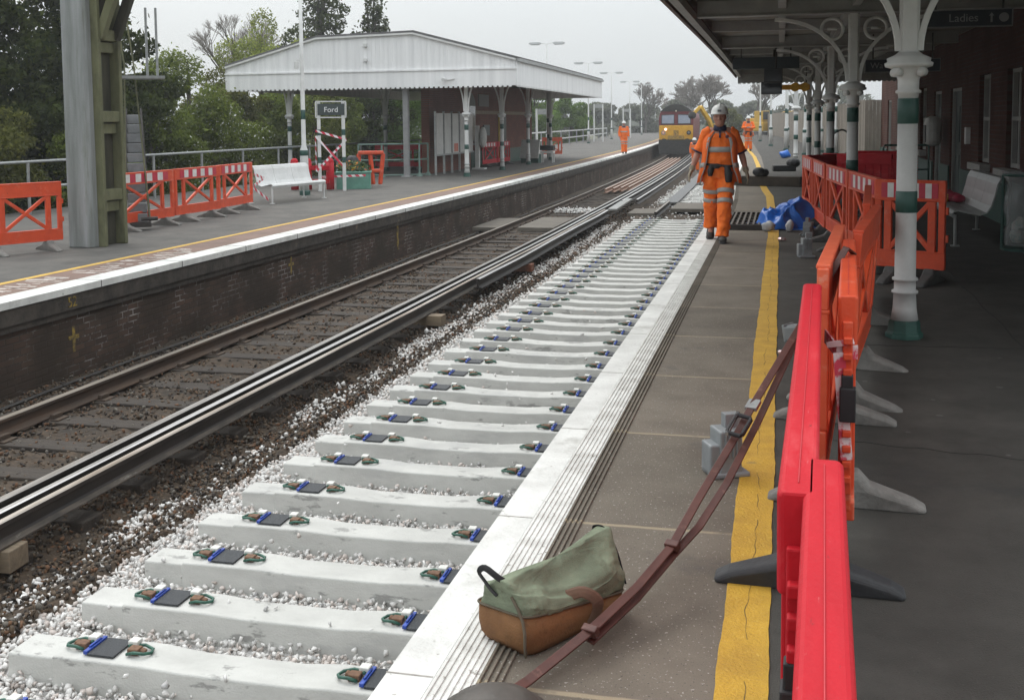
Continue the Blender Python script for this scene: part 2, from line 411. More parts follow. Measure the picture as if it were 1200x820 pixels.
# crack that runs along the middle of the yellow line, and seams in the asphalt
b = MB(); rr = random.Random(4); y = 1.5
while y < 16:
    l = rr.uniform(0.12, 0.7)
    pts = [(-0.088+0.009*math.sin(t*3.1)+0.004*math.sin(t*17)+0.003*math.sin(t*43), t) for t in np.arange(y, y+l, 0.03)]
    b.loft([[(x-0.0012-0.001*math.sin(t*23), t, 0.0), (x+0.0012, t, 0.0), (x+0.0012, t, 0.0058), (x-0.0012-0.001*math.sin(t*23), t, 0.0058)] for x, t in pts]); y += l+rr.uniform(0.02, 0.3)
struct(b.build('paint_cracks', mat('crack_dark', (0.20, 0.13, 0.03), (0.09, 0.065, 0.03), 0.9, 20)))
b = MB()
for (xa, ya, xb, yb) in ((0.1, 5.75, 3.4, 5.15), (0.4, 8.2, 3.3, 8.35), (1.6, 2.0, 1.75, 14.0)):
    n_ = 60; pts = [(xa+(xb-xa)*t/n_+0.012*math.sin(t*0.9), ya+(yb-ya)*t/n_+0.015*math.sin(t*1.3)) for t in range(n_+1)]
    d_ = Vector((xb-xa, yb-ya, 0)).normalized(); q_ = Vector((-d_.y, d_.x, 0))*0.004
    b.loft([[(x-q_.x, y-q_.y, -0.01), (x+q_.x, y+q_.y, -0.01), (x+q_.x, y+q_.y, 0.0015), (x-q_.x, y-q_.y, 0.0015)] for x, y in pts])
struct(b.build('asphalt_seams', mat('seam_dark', (0.018, 0.017, 0.015), None, 0.9)))
b = MB(); rr = random.Random(12)
for k in range(90):
    x, y, r_ = rr.uniform(0.25, 3.2), rr.uniform(3.0, 16), rr.uniform(0.008, 0.022)
    b.lathe([(r_, -0.003), (r_*0.9, 0.0012)], (x, y, 0), n=9)
struct(b.build('gum_spots', mat('old_gum', (0.12, 0.115, 0.105), (0.05, 0.047, 0.043), 0.9, 3)))
# ---- platform across the line
ZL = -0.2; XL = -7.84
M_wallb = brick_mat('dirty_platform_brick', (0.092, 0.056, 0.040), (0.052, 0.034, 0.026), (0.050, 0.040, 0.033), 'Y', 1.0, dirt=(0.040, 0.029, 0.021), patchy=(0.34, 0.32, 0.30), msize=0.009)
struct(strip('far_platform_wall', -15.9, XL-0.09, -1.5, ZL-0.34, M_wallb))
M_coping = mat('grimy_stone_coping', (0.07, 0.058, 0.047), (0.028, 0.024, 0.02), 0.9, 5, bump=0.3, spots=[((0.17, 0.13, 0.09), 2.5, 0.64, 0.74)])
struct(strip('far_platform_corbel', -15.9, XL-0.05, ZL-0.34, ZL-0.26, M_coping))
struct(strip('far_platform_stone', -15.9, XL-0.02, ZL-0.26, ZL-0.085, M_coping))
struct(strip('far_platform_edge', XL-0.34, XL, ZL-0.075, ZL+0.004, M_white))
M_red = mat('red_brown_tactile', (0.215, 0.14, 0.11), (0.155, 0.105, 0.085), 0.85, 3, bump=0.3, bscale=60)
struct(strip('far_platform_paving', XL-0.95, XL-0.34, ZL-0.085, ZL, M_red))
struct(strip('far_yellow_line', XL-1.05, XL-0.95, ZL-0.085, ZL+0.004, mat('far_yellow_paint', (0.60, 0.38, 0.07), (0.48, 0.30, 0.07), 0.8, 6)))
struct(strip('far_platform_asphalt', -15.9, XL-1.05, ZL-0.085, ZL, M_asphL))
# worn white lettering strokes on the brown strip
bw = MB(); rr = random.Random(3)
for y0, y1 in ((9.3, 11.6), (12.0, 14.6)):
    y = y0
    while y < y1:
        for j in range(3):
            x = XL-0.42-rr.random()*0.38
            bw.box((x, y+rr.random()*0.1, ZL+0.002), (0.05+rr.random()*0.3, 0.018+rr.random()*0.03, 0.004), (0, 0, rr.uniform(-0.3, 0.3)))
        y += 0.17
struct(bw.build('worn_platform_lettering', mat('worn_letter_paint', (0.58, 0.54, 0.5), (0.40, 0.34, 0.30), 0.8, 20)))
# joints in the white coping
bj = MB()
for y in np.arange(6, 60, 1.83):
    bj.box((XL-0.168+off(y), y, ZL-0.036), (0.345, 0.010, 0.0845))
struct(bj.build('coping_joints', mat('joint_dirt', (0.16, 0.15, 0.14), (0.07, 0.07, 0.065), 0.9, 6)))
bj = MB()
for y in np.arange(2.97, 60, 1.335):
    bj.box((XE+0.07+offn(y), y, -0.06), (0.145, 0.007, 0.1305))
struct(bj.build('edge_joints', mat('edge_joint_dirt', (0.36, 0.34, 0.31), (0.2, 0.19, 0.17), 0.9, 30)))
# painted marks on the far wall
M_ymark = mat('old_yellow_mark', (0.30, 0.21, 0.04), (0.09, 0.065, 0.03), 0.9, 9, mid=(0.42, 0.6))
o = mesh_text('52', 0.17, (XL-0.014, 10.95, ZL-0.175), (R(90), 0, R(90)), M_ymark, 'painted_number', None, 0.003); tag(o, 'yellow number 52 painted on the grimy coping of the far platform', 'painted mark')
def wall_mark(y, z, kind, lab):
    b = MB(); x = XL-0.088
    if kind == 'cross':
        b.box((x, y, z), (0.006, 0.05, 0.30)); b.box((x, y, z+0.02), (0.0075, 0.19, 0.045))
    elif kind == 'drip':
        b.box((x, y, z), (0.006, 0.11, 0.48)); b.box((x, y+0.02, z-0.2), (0.0072, 0.06, 0.2))
    o = b.build('painted_mark', M_ymark); tag(o, lab, 'painted mark'); o.location.x = off(y)
wall_mark(11.05, -0.82, 'cross', 'yellow cross on the brick wall below the painted number')
wall_mark(16.9, -0.72, 'cross', 'small yellow cross further along the far platform wall')
wall_mark(22.2, -0.76, 'drip', 'long yellow vertical smear on the far platform wall')
b = MB(); b.box((XL-0.083, 8.95, -0.98), (0.02, 0.12, 0.2)); tag(b.build('wall_plate', mat('buff_plate', (0.27, 0.2, 0.13), (0.15, 0.12, 0.09), 0.9, 20)), 'small buff rectangular plate on the dark brick platform wall', 'plate')

# ------------------------------------------------------------------ loose ballast stones
ROCKS = []
for k in range(36):
    q = rng.normal(size=(11, 3)); q /= np.linalg.norm(q, axis=1)[:, None]; q *= rng.uniform(0.72, 1.05, (11, 1))
    q *= np.array([1.0, rng.uniform(0.62, 0.95), rng.uniform(0.5, 0.85)])
    _b = bmesh.new(); [_b.verts.new(v) for v in q]
    r_ = bmesh.ops.convex_hull(_b, input=_b.verts[:])
    bmesh.ops.delete(_b, geom=[v for v in _b.verts if not v.link_faces], context='VERTS')
    _b.verts.index_update()
    ROCKS.append((np.array([v.co[:] for v in _b.verts]), np.array([[v.index for v in f.verts] for f in _b.faces if len(f.verts) == 3]))); _b.free()
def stones(name, P, size, m, tones=None):
    """broken angular stones: every one a turned and scaled copy of one of 36 convex chips"""
    n = len(P); which = rng.integers(0, len(ROCKS), n); VV, FF, MM = [], [], []; o = 0
    tone = rng.choice(len(m), n, p=tones)
    for k, (rv, rf) in enumerate(ROCKS):
        ix = np.where(which == k)[0]; c = len(ix)
        if not c: continue
        q = rng.normal(size=(c, 4)); q /= np.linalg.norm(q, axis=1)[:, None]; w, x, y, z = q.T
        Rm = np.stack([np.stack([1-2*(y*y+z*z), 2*(x*y-z*w), 2*(x*z+y*w)], -1), np.stack([2*(x*y+z*w), 1-2*(x*x+z*z), 2*(y*z-x*w)], -1), np.stack([2*(x*z-y*w), 2*(y*z+x*w), 1-2*(x*x+y*y)], -1)], 1)
        W = np.einsum('nij,kj->nki', Rm, rv)*size[ix][:, None, None] + P[ix][:, None]
        VV.append(W.reshape(-1, 3)); FF.append((rf[None]+(np.arange(c)*len(rv))[:, None, None]).reshape(-1, 3)+o); MM.append(np.repeat(tone[ix], len(rf))); o += c*len(rv)
    return bulk(name, np.concatenate(VV), np.concatenate(FF), m, midx=np.concatenate(MM))
def rock(name, c, rough=0.85): return mat(name, c, tuple(v*0.82 for v in c), rough, 18, detail=4)
new_t = [rock('pale_stone', (0.65, 0.63, 0.605)), rock('white_stone', (0.74, 0.725, 0.70)), rock('grey_stone', (0.46, 0.45, 0.44)), rock('pinkish_stone', (0.63, 0.56, 0.515))]
old_t = [rock('brown_stone', (0.10, 0.07, 0.046)), rock('dark_stone', (0.045, 0.036, 0.03)), rock('rust_stone', (0.13, 0.066, 0.034)), rock('dull_grey_stone', (0.14, 0.125, 0.105))]
# new pale ballast: shoulder left of the sleepers and between them
ps = []
def scatter(n, x0, x1, y0, y1, z, zs): return np.stack([rng.uniform(x0, x1, n), rng.uniform(y0, y1, n), z+rng.normal(0, zs, n)], -1)
for y0, y1, dens in ((3.0, 9, 3000), (9, 16, 1500), (16, 31, 520)):
    n = int((y1-y0)*1.05*dens)
    p = scatter(n, -5.0, -3.75, y0, y1, 0, 0.018)
    # ragged outer edge that wanders
    lim = np.interp(p[:, 1], [5, 9, 12, 21], [-4.36, -4.46, -4.54, -4.72]) + 0.10*np.sin(p[:, 1]*1.7)+0.07*np.sin(p[:, 1]*4.1+1)
    keep = rng.uniform(0, 1, n) < 1/(1+np.exp(-(p[:, 0]-lim)*24))
    p = p[keep]; p[:, 2] += np.interp(p[:, 0], [-4.9, -4.4, -3.9], [-1.28, -1.255, -1.225]); ps.append(p)
    n = int((y1-y0)*2.7*dens*0.62); p = scatter(n, -3.95, -1.15, y0, y1, -1.245, 0.02); ps.append(p)
ps.append(scatter(70, -3.8, -1.4, 4, 16, -1.088, 0.002))
p = np.concatenate(ps); stones_size = rng.uniform(0.015, 0.031, len(p))*np.interp(p[:, 1], [6, 20], [1, 1.45])
o = stones('new_ballast', p, stones_size, new_t, [0.46, 0.24, 0.05, 0.25]); tag(o, 'pale new crushed stone spread round the concrete sleepers', 'ballast', kind='stuff')
b = MB(); b.box((-2.69, 17.0, -1.276), (3.04, 28.6, 0.03)); struct(b.build('new_ballast_bed', mat('pale_ballast_bed', (0.60, 0.585, 0.565), (0.45, 0.435, 0.42), 0.95, 30, detail=8, bump=1.0, bscale=40)))
# spilled white stones and the pale heap beyond the crossing
ps = [scatter(700, -4.0, -1.7, 36.5, 52, -1.12, 0.03), scatter(240, -6.9, -5.3, 33.2, 34.6, -1.14, 0.02), scatter(50, -5.0, -4.1, 9, 30, -1.22, 0.02), scatter(160, -4.2, -1.3, 30.5, 36, -1.16, 0.02)]
p = np.concatenate(ps); p[:, 0] += np.array([off(v) for v in p[:, 1]])
o = stones('spilled_ballast', p, rng.uniform(0.03, 0.06, len(p)), new_t, [0.36, 0.44, 0.1, 0.1]); tag(o, 'white stones spilled over the dark old track bed', 'ballast', kind='stuff')
# old brown ballast
ps = []
for y0, y1, dens in ((4, 11, 1100), (11, 20, 520), (20, 36, 150)):
    for x0, x1, z, k in ((-5.35, -4.15, None, 1.0), (-7.9, -6.95, None, 0.5), (-6.78, -5.42, -1.20, 0.35)):
        n = int((y1-y0)*(x1-x0)*dens*k)
        p = scatter(n, x0, x1, y0, y1, 0, 0.016); p[:, 2] += (bed_z(p[:, 0], p[:, 1])+0.01 if z is None else z)
        ps.append(p)
p = np.concatenate(ps); p[:, 0] += np.array([off(v) for v in p[:, 1]])
o = stones('old_ballast', p, rng.uniform(0.012, 0.030, len(p))*np.interp(p[:, 1], [6, 20], [1, 1.4]), old_t, [0.42, 0.32, 0.14, 0.12]); tag(o, 'brown weathered crushed stone around the old rails', 'ballast', kind='stuff')

# ------------------------------------------------------------------ concrete sleepers
M_clip = mat('green_spring_clip', (0.035, 0.115, 0.08), (0.02, 0.07, 0.05), 0.45, 20)
M_ins = mat('white_nylon', (0.70, 0.69, 0.65), (0.6, 0.6, 0.56), 0.5, 20)
M_blue = mat('blue_nylon', (0.025, 0.075, 0.40), (0.02, 0.05, 0.28), 0.45, 20)
M_pad = mat('studded_rubber_pad', (0.055, 0.06, 0.066), (0.035, 0.038, 0.042), 0.55, 90, bump=0.5, bscale=220)
M_shoe = mat('rusty_iron_shoulder', (0.21, 0.12, 0.07), (0.13, 0.07, 0.045), 0.8, 25)
SX = -2.60           # centre of the new track
def sleeper_body():
    b = MB(); L_ = 1.28
    st = [(-L_, .115, 0.0), (-1.02, .115, 0.0), (-1.005, .13, .016), (-0.50, .13, .016), (-0.28, .121, .0), (0.28, .121, .0), (0.50, .13, .016), (1.005, .13, .016), (1.02, .115, 0.0), (L_, .115, 0.0)]
    rings = []
    for x, w, z in st:
        wt = w - 0.007
        rings.append([(x, -w-0.012, -0.20), (x, w+0.012, -0.20), (x, w, z-0.007), (x, wt, z), (x, -wt, z), (x, -w, z-0.007)])
    b.loft(rings); return b
def clip_curve(sx):
    """spring clip loop lying on the sleeper, pointing outward"""
    pts = [(0.0, -0.055, 0.03), (0.05*sx, -0.06, 0.045), (0.11*sx, -0.05, 0.04), (0.135*sx, -0.01, 0.03), (0.12*sx, 0.035, 0.03), (0.06*sx, 0.05, 0.04), (0.0, 0.045, 0.035), (-0.02*sx, 0.0, 0.05)]
    return pts
slp = sleeper_body().build('concrete_sleeper', M_conc, bevel=0.004)
GS = 'row of new concrete sleepers'
for rail in (-0.7535, 0.7535):
    pad = MB()
    pad.box((rail, 0, 0.026), (0.15, 0.185, 0.010)); pad = pad.build('rail_pad', M_pad, slp)
    q = MB(); q.box((rail-0.088, 0.0, 0.032), (0.026, 0.18, 0.02)); q.box((rail-0.088, 0.0, 0.046), (0.012, 0.10, 0.012)); q.build('blue_insulator', M_blue, pad, bevel=0.004)
    for s_ in (-1, 1):
        c = MB(); base = rail+s_*0.125
        c.tube([(base+p_[0], p_[1], p_[2]) for p_ in [(q[0]*0.86, q[1]*0.92, q[2]*0.95) for q in clip_curve(s_)]], 0.0085, n=8)
        c = c.build('rail_clip', M_clip, slp, smooth=True)
        h = MB(); h.box((base+0.025*s_, -0.012, 0.034), (0.062, 0.055, 0.034)); h.box((base+0.055*s_, 0.0, 0.03), (0.05, 0.035, 0.025), (0, 0.3, 0)); h.build('iron_shoulder', M_shoe, c, bevel=0.006)
        w = MB(); w.box((base-0.008*s_, 0.045, 0.05), (0.055, 0.055, 0.028)); w.build('white_insulator', M_ins, c, bevel=0.006)
ys_fit = [4.24, 4.87, 5.5, 6.13, 6.79, 7.44, 8.13, 8.77, 9.4, 10.03, 10.65, 11.29, 11.92, 12.56, 13.21, 13.85, 14.48, 15.12, 15.75, 16.38, 17.02]
while ys_fit[-1] < 29.9: ys_fit.append(ys_fit[-1]+0.638)
NS = len(ys_fit)
for k, y in enumerate(ys_fit):
    o = slp if k == 0 else dup(slp)
    o.location = (SX+rng.normal(0, 0.006)+off(y), y, -1.10+rng.normal(0, 0.003)); o.rotation_euler = (0, 0, rng.normal(0, 0.004))
    if k == 0: lab = 'new concrete sleeper cut by the bottom edge of the photo'
    elif k <= 20: lab = 'new white concrete sleeper, %s in the row from the front' % ORD[k]
    else: lab = 'new white concrete sleeper, %s in the row from the far dark boards' % ORD[NS-1-k]
    tag(o, lab, 'sleeper', GS)

# second run of new sleepers beyond the boards
y = 37.6; far_s = []
proto2 = MB()
for k in range(14):
    b = sleeper_body() if k == 0 else None
    if k == 0: so = b.build('concrete_sleeper', M_conc, bevel=0.012); p0 = so
    else: so = p0.copy(); COL.objects.link(so)
    so.location = (SX+off(y), y, -1.12); so.rotation_euler = (0, 0, -2*0.00036*max(0, y-18)*-1)
    tag(so, 'bare concrete sleeper, %s beyond the dark timber boards' % ORD[k], 'sleeper', 'new sleepers beyond the boards'); y += 0.72

# ------------------------------------------------------------------ rails
def rail_prof(h=0.159, fw_=0.14, hw=0.07):
    return [(-fw_/2, 0), (fw_/2, 0), (fw_/2, 0.011), (0.022, 0.028), (0.009, 0.042), (0.009, h-0.05), (hw/2, h-0.036), (hw/2, h-0.008), (hw/2-0.010, h), (-hw/2+0.010, h), (-hw/2, h-0.008), (-hw/2, h-0.036), (-0.009, h-0.05), (-0.009, 0.042), (-0.022, 0.028), (-fw_/2, 0.011)]
def rail(name, xf, zf, ys, label, side, head, group=None, prof=None, curve=off, flange=None):
    pr = prof or rail_prof(); b = MB(); rings = []
    for y in ys:
        x0 = xf(y) if callable(xf) else xf; z0 = zf(y) if callable(zf) else zf
        rings.append([(x0+curve(y)+u, y, z0+v) for u, v in pr])
    b.loft(rings); n = len(pr)
    zt = max(v for u, v in pr)
    b.m = []
    for f in b.f:
        zz = [ (b.v[i][2]-(zf(b.v[i][1]) if callable(zf) else zf)) for i in f]
        b.m.append(1 if len(f) == 4 and min(zz) > zt-0.012 else (2 if len(f) == 4 and max(zz) < 0.030 else 0))
    o = b.build(name, [side, head, flange or side]); return tag(o, label, 'rail', group)
M_rust = mat('rail_rust', (0.085, 0.052, 0.033), (0.045, 0.03, 0.022), 0.8, 9, stretch=(1, 0.15, 1))
M_head = mat('dull_rail_head', (0.22, 0.19, 0.16), (0.15, 0.125, 0.10), 0.45, 5, metal=0.6, stretch=(4, 0.2, 1))
M_shiny = mat('bright_rail_head', (0.62, 0.60, 0.58), (0.42, 0.40, 0.39), 0.28, 5, metal=0.9, stretch=(6, 0.2, 1))
M_bsteel = mat('brown_black_steel', (0.048, 0.038, 0.033), (0.022, 0.019, 0.018), 0.6, 8, metal=0.3, stretch=(1, 0.2, 1))
M_worn = mat('rust_worn_rail_head', (0.42, 0.38, 0.34), (0.20, 0.155, 0.115), 0.5, 2.0, metal=0.5, stretch=(5, 0.35, 1))
M_mid = mat('half_bright_rail_head', (0.36, 0.34, 0.32), (0.22, 0.20, 0.18), 0.35, 6, metal=0.8, stretch=(6, 0.25, 1))
yl = [2, 6, 10, 14, 18, 22, 26, 30, 34, 38, 42, 46, 50, 56, 62, 68, 74, 80, 86, 100, 130]
rail('running_rail', -6.85, -1.16, yl, 'old rusty running rail nearest the far platform wall', M_rust, M_head)
rail('running_rail', -5.36, -1.16, yl, 'old running rail with dull grey top beside the bright conductor rail', M_bsteel, M_mid)
yc2 = [v for v in yl if v <= 38]
rail('conductor_rail', lambda y: -5.04 + 0.012*math.sin(y), -1.075, yl, 'bright conductor rail running close beside the old running rail', M_bsteel, M_shiny, prof=rail_prof(0.15, 0.11, 0.056))
def lay(y): return -4.86 + 0.012*math.sin(y*0.6)
rail('new_rail', lay, -1.06, [2, 5, 8, 11, 14, 17, 20, 23, 26, 29, 31.5], 'loose new rail on timber packing nearest the new sleepers', M_bsteel, M_worn, prof=rail_prof(0.159, 0.125, 0.056), flange=mat('dusty_rail_foot', (0.105, 0.085, 0.068), (0.045, 0.038, 0.032), 0.85, 7, stretch=(2, 0.5, 1), spots=[((0.2, 0.19, 0.17), 9, 0.6, 0.7)]))
# rails lying about beyond
rail('new_rail', lambda y: -4.72+0.02*math.sin(y*.7), -1.04, [17, 20, 23, 26, 29, 31], 'loose rail lying between the conductor rail and the new rail', M_bsteel, M_shiny)
for k, (x0, y0, y1, nm) in enumerate(((-4.75, 34.5, 80, 'left'), (-4.35, 35, 80, 'right'))):
    rail('new_rail', x0, -1.02, list(np.arange(y0, y1+1, 5)), 'bright loose rail reaching the locomotive, %s of the pair beyond the cover plate' % nm, M_bsteel, M_shiny, 'loose rails reaching the locomotive')
M_copper = mat('fresh_rusty_rail', (0.34, 0.19, 0.12), (0.22, 0.12, 0.08), 0.6, 9)
M_coppert = mat('fresh_rail_top', (0.55, 0.42, 0.35), (0.4, 0.28, 0.22), 0.4, 9, metal=0.4)
for k in range(4):
    rail('stored_rail', -6.35+0.24*k, -1.12, list(np.arange(42.0+k*0.5, 82, 4)), 'orange rusty rail lying inside the old track, %s from the far platform' % ORD[k], M_copper, M_coppert, 'orange rails stored inside the old track')
rail('short_rail', -3.36, -1.085, [31.0, 32.5, 34, 35.5], 'short dark rail end lying on the dark boards', M_bsteel, M_head)
# cover plate joining rails
b = MB(); b.bar((-4.68, 31.3, -0.90), (-4.8, 35.6, -0.90), 0.26, 0.05); tag(b.build('cover_board', mat('grey_board', (0.30, 0.30, 0.29), (0.2, 0.2, 0.19), 0.7, 5)), 'grey cover board over the conductor rail beyond the loose rail end', 'board')

# old timber sleepers
M_tim = mat('tarred_timber', (0.056, 0.044, 0.034), (0.028, 0.022, 0.018), 0.85, 6, bump=0.5, bscale=40, stretch=(0.3, 3, 2))
M_chair = mat('rusty_chair', (0.075, 0.05, 0.033), (0.045, 0.032, 0.024), 0.85, 12)
def old_sleeper():
    b = MB(); b.box((0, 0, -0.06), (2.6, 0.25, 0.125)); o = b.build('timber_sleeper', M_tim, bevel=0.012)
    for x in (-0.7535, 0.7535):
        c = MB(); c.box((x, 0, 0.008), (0.36, 0.18, 0.02)); c.box((x-0.10, 0, 0.035), (0.05, 0.13, 0.05)); c.box((x+0.10, 0, 0.035), (0.05, 0.13, 0.05)); c.build('rail_chair', M_chair, o, bevel=0.006)
    return o
p0 = old_sleeper(); y = 5.3; k = 0
while y < 42:
    o = p0 if k == 0 else dup(p0)
    o.location = (-6.10+off(y)+rng.normal(0, .02), y, -1.182+rng.normal(0, 0.004)); o.rotation_euler = (0, 0, rng.normal(0, 0.012))
    tag(o, ('dark old timber sleeper, %s from the camera under the rusty rails' % ORD[k]) if k < 25 else ('dark old timber sleeper, %s this side of the orange stored rails' % ORD[48-k]), 'sleeper', 'old timber sleepers')
    y += 0.76; k += 1
# timber packing under the loose rail
M_tim2 = mat('sawn_timber', (0.24, 0.185, 0.125), (0.15, 0.115, 0.08), 0.85, 6, stretch=(0.5, 4, 3))
for (x, y, dx, c, lab, m) in ((-5.06, 5.95, 0.62, 0.06, 'pale sawn timber block under the loose rail at the left edge', M_tim2), (-4.84, 14.7, 0.5, -0.05, 'grey timber block under the loose rail near the middle of the track', M_tim2), (-4.80, 20.4, 0.45, 0.0, 'red brown block under the loose rail beside the pale stones', mat('red_block', (0.27, 0.11, 0.07), (0.17, 0.08, 0.05), 0.8, 12))):
    b = MB(); b.box((0, 0, 0), (dx, 0.2, 0.145)); o = b.build('timber_block', m, bevel=0.008); o.location = (x, y, -1.14); o.rotation_euler = (0, 0, c); tag(o, lab, 'timber block', 'timber packing blocks')
# crossing boards
for (x0, x1, y0, y1, z, lab) in ((-3.15, -1.35, 33.4, 35.9, -1.02, 'weathered crossing board across the new track beside the near platform'), (-4.35, -3.55, 32.6, 34.4, -1.1, 'thin dark board lying between the tracks'), (-6.55, -5.6, 27.5, 30.6, -1.07, 'dark crossing board between the old running rails'), (-7.75, -7.0, 27.5, 30.3, -1.08, 'dark crossing board against the far platform wall')):
    b = MB(); n = max(2, int((y1-y0)/0.28)); w = (y1-y0)/n
    for j in range(n): b.box(((x0+x1)/2+off(y0), y0+w*(j+.5), z-0.05), (x1-x0, w*0.96, 0.10))
    tag(b.build('crossing_board', mat('weathered_board', (0.16, 0.14, 0.115), (0.09, 0.08, 0.068), 0.9, 5, stretch=(.4, 3, 1)), bevel=0.006), lab, 'board', 'crossing boards')
b = MB(); b.loft([[(-3.55+off(y), y, -1.06), (-3.15+off(y), y, -1.06), (-3.15+off(y), y, -1.03), (-3.55+off(y), y, -1.03)] for y in (36.2, 40, 44, 48, 52, 56)])
tag(b.build('cable_mat', mat('grey_mesh_mat', (0.17, 0.17, 0.17), (0.10, 0.10, 0.10), 0.8, 60)), 'long grey mesh mat laid along the new track beside the walking man', 'mat')
# cable along the foot of the far wall and litter
b = MB(); b.tube([(XL+0.2+off(y)+0.04*math.sin(y), y, -1.22) for y in np.arange(7, 40, 0.7)], 0.018, n=6); tag(b.build('lineside_cable', M_dark), 'thin dark cable along the foot of the far platform wall', 'cable')
# ================================================================== canopy and station building on the camera's side
M_soffit = mat('canopy_boards', (0.30, 0.29, 0.265), (0.22, 0.21, 0.19), 0.8, 3, spots=[((0.20, 0.17, 0.12), 1.2, 0.5, 0.7)])
M_beam = mat('canopy_beam_paint', (0.34, 0.335, 0.32), (0.27, 0.265, 0.25), 0.6, 4)
M_fasc = mat('fascia_red_brown', (0.16, 0.09, 0.065), (0.10, 0.065, 0.05), 0.7, 6)
CANOPY_END = 34.5
cys = [5.2, 8, 11, 14, 18, 22, 26, 30, CANOPY_END]
CT = thing('platform_canopy', 'long grey boarded platform canopy on iron columns at the upper right', 'canopy')
strip('roof', -1.22, 3.6, 3.20, 3.28, M_soffit, ys=cys, parent=CT)
strip('roof_cover', -1.26, 3.6, 3.285, 3.35, mat('roof_felt', (0.09, 0.09, 0.09), (0.05, 0.05, 0.05), 0.9, 3), ys=cys, parent=CT)
strip('fascia', -1.27, -1.225, 2.90, 3.28, M_fasc, ys=cys, parent=CT)
strip('gutter', -1.20, -1.10, 2.92, 3.02, M_beam, ys=cys, parent=CT)
b = MB(); b.box((1.2+off(CANOPY_END), CANOPY_END+0.03, 3.02), (4.8, 0.05, 0.55))
for k in range(34): b.box((-1.15+k*0.14+off(CANOPY_END), CANOPY_END+0.03, 2.735), (0.085, 0.045, 0.03))
b.build('end_valance', M_beam, CT)
CY = [5.3, 8.56, 15.0, 21.5, 28.0, 34.2]
for y in CY:
    o = off(y)
    b = MB(); b.box((1.0+o, y, 3.085), (4.2, 0.12, 0.22)); b.box((1.0+o, y, 2.985), (4.2, 0.18, 0.025)); b.build('cross_beam', M_beam, CT, bevel=0.006)
for y in np.arange(11.75, 33, 6.45):
    b = MB(); b.box((1.0+off(y), y, 3.115), (4.2, 0.09, 0.165)); b.build('cross_beam', M_beam, CT, bevel=0.006)
for x in (0.0, 0.92, 2.2):
    strip('long_beam', x-0.05, x+0.05, 3.06, 3.2, M_beam, ys=cys, parent=CT)
M_cpaint = mat('grey_white_column_paint', (0.52, 0.52, 0.505), (0.43, 0.43, 0.42), 0.55, 4, spots=[((0.30, 0.28, 0.25), 6, 0.64, 0.76)])
def column(name, label, loc, h_cap=2.05, top=2.98, arm=0.92, group=None, m_sh=None, arms=((1, 0), (-1, 0)), ring=True, rz=0.0):
    t = thing(name, label, 'column', loc, rz, group)
    b = MB(); b.lathe([(0.135, 0), (0.135, 0.035), (0.118, 0.05), (0.112, 0.12), (0.10, 0.135)], n=8); b.build('base', M_gpaint, t, bevel=0.004)
    sh = MB()
    sh.lathe([(0.098, 0.135), (0.085, 0.22), (0.079, 0.33), (0.094, 0.335), (0.094, 0.352), (0.078, 0.358), (0.077, 0.425), (0.092, 0.43), (0.092, 0.447), (0.076, 0.455), (0.074, 0.9), (0.070, h_cap-0.28)], n=24)
    sh.build('shaft', m_sh or M_cpaint, t, smooth=True)
    for z0, z1, r_ in ((0.93, 1.09, 0.0765), (1.58, 1.765, 0.0742)):
        b = MB(); b.lathe([(r_-0.004, z0), (r_, z0+0.004), (r_, z1-0.004), (r_-0.004, z1)], n=24); b.build('green_band', M_gpaint, t, smooth=True)
    c = MB(); z = h_cap-0.28
    c.lathe([(0.070, z), (0.074, z+0.03), (0.09, z+0.035), (0.09, z+0.05), (0.074, z+0.06), (0.076, z+0.13), (0.10, z+0.2), (0.13, z+0.215), (0.165, z+0.225), (0.17, z+0.25), (0.15, z+0.262), (0.155, z+0.285), (0.10, z+0.31), (0.075, z+0.33)], n=24)
    for k in range(4):
        a = math.pi/4+k*math.pi/2; dx, dy = math.cos(a), math.sin(a)
        c.tube([(dx*0.115-dy*0.028, dy*0.115+dx*0.028, z+0.185), (dx*0.115+dy*0.028, dy*0.115-dx*0.028, z+0.185)], 0.032, n=12)
    c.build('capital', m_sh or M_wpaint, t, smooth=True)
    p = MB(); p.box((0, 0, (h_cap+0.03+top)/2), (0.105, 0.105, top-h_cap-0.03)); p.box((0, 0, (h_cap+top)/2), (0.14, 0.05, top-h_cap-0.03)); p.build('post', m_sh or M_wpaint, t, bevel=0.008)
    for dx, dy in arms:
        br = MB(); pts = []
        for i in range(15):
            a = math.pi/2*i/14; r_h = top-h_cap-0.12
            u = 0.075+arm*(1-math.cos(a)); v = h_cap+0.06+r_h*math.sin(a)
            pts.append((dx*u, dy*u, v))
        for q, w in zip(pts, pts[1:]): br.bar(q, w, 0.045, 0.055, upv=(dy, dx, 0.01))
        br = br.build('bracket', m_sh or M_wpaint, t)
        if ring:
            q = MB(); cx_, cz_ = 0.27*arm/0.92, top-0.20; rr_ = 0.135*arm/0.92
            pts = [(dx*(cx_+rr_*math.cos(a)), dy*(cx_+rr_*math.cos(a)), cz_+rr_*math.sin(a)) for a in np.linspace(0, 2*math.pi, 25)]
            q.tube(pts, 0.022, n=8, cap=False)
            q.bar((dx*(cx_-0.06), dy*(cx_-0.06), cz_), (dx*(cx_+0.06), dy*(cx_+0.06), cz_), 0.03, 0.03)
            q.build('scroll_ring', m_sh or M_wpaint, br, smooth=True)
    return t
labs = ['', 'nearest white iron column with green bands beside the near barriers', 'second white iron column, standing behind the striped orange barriers', 'third iron column down the platform, beside the red stacked barriers', 'fourth iron column down the platform under the canopy', 'farthest iron column at the end of the canopy']
c1 = None
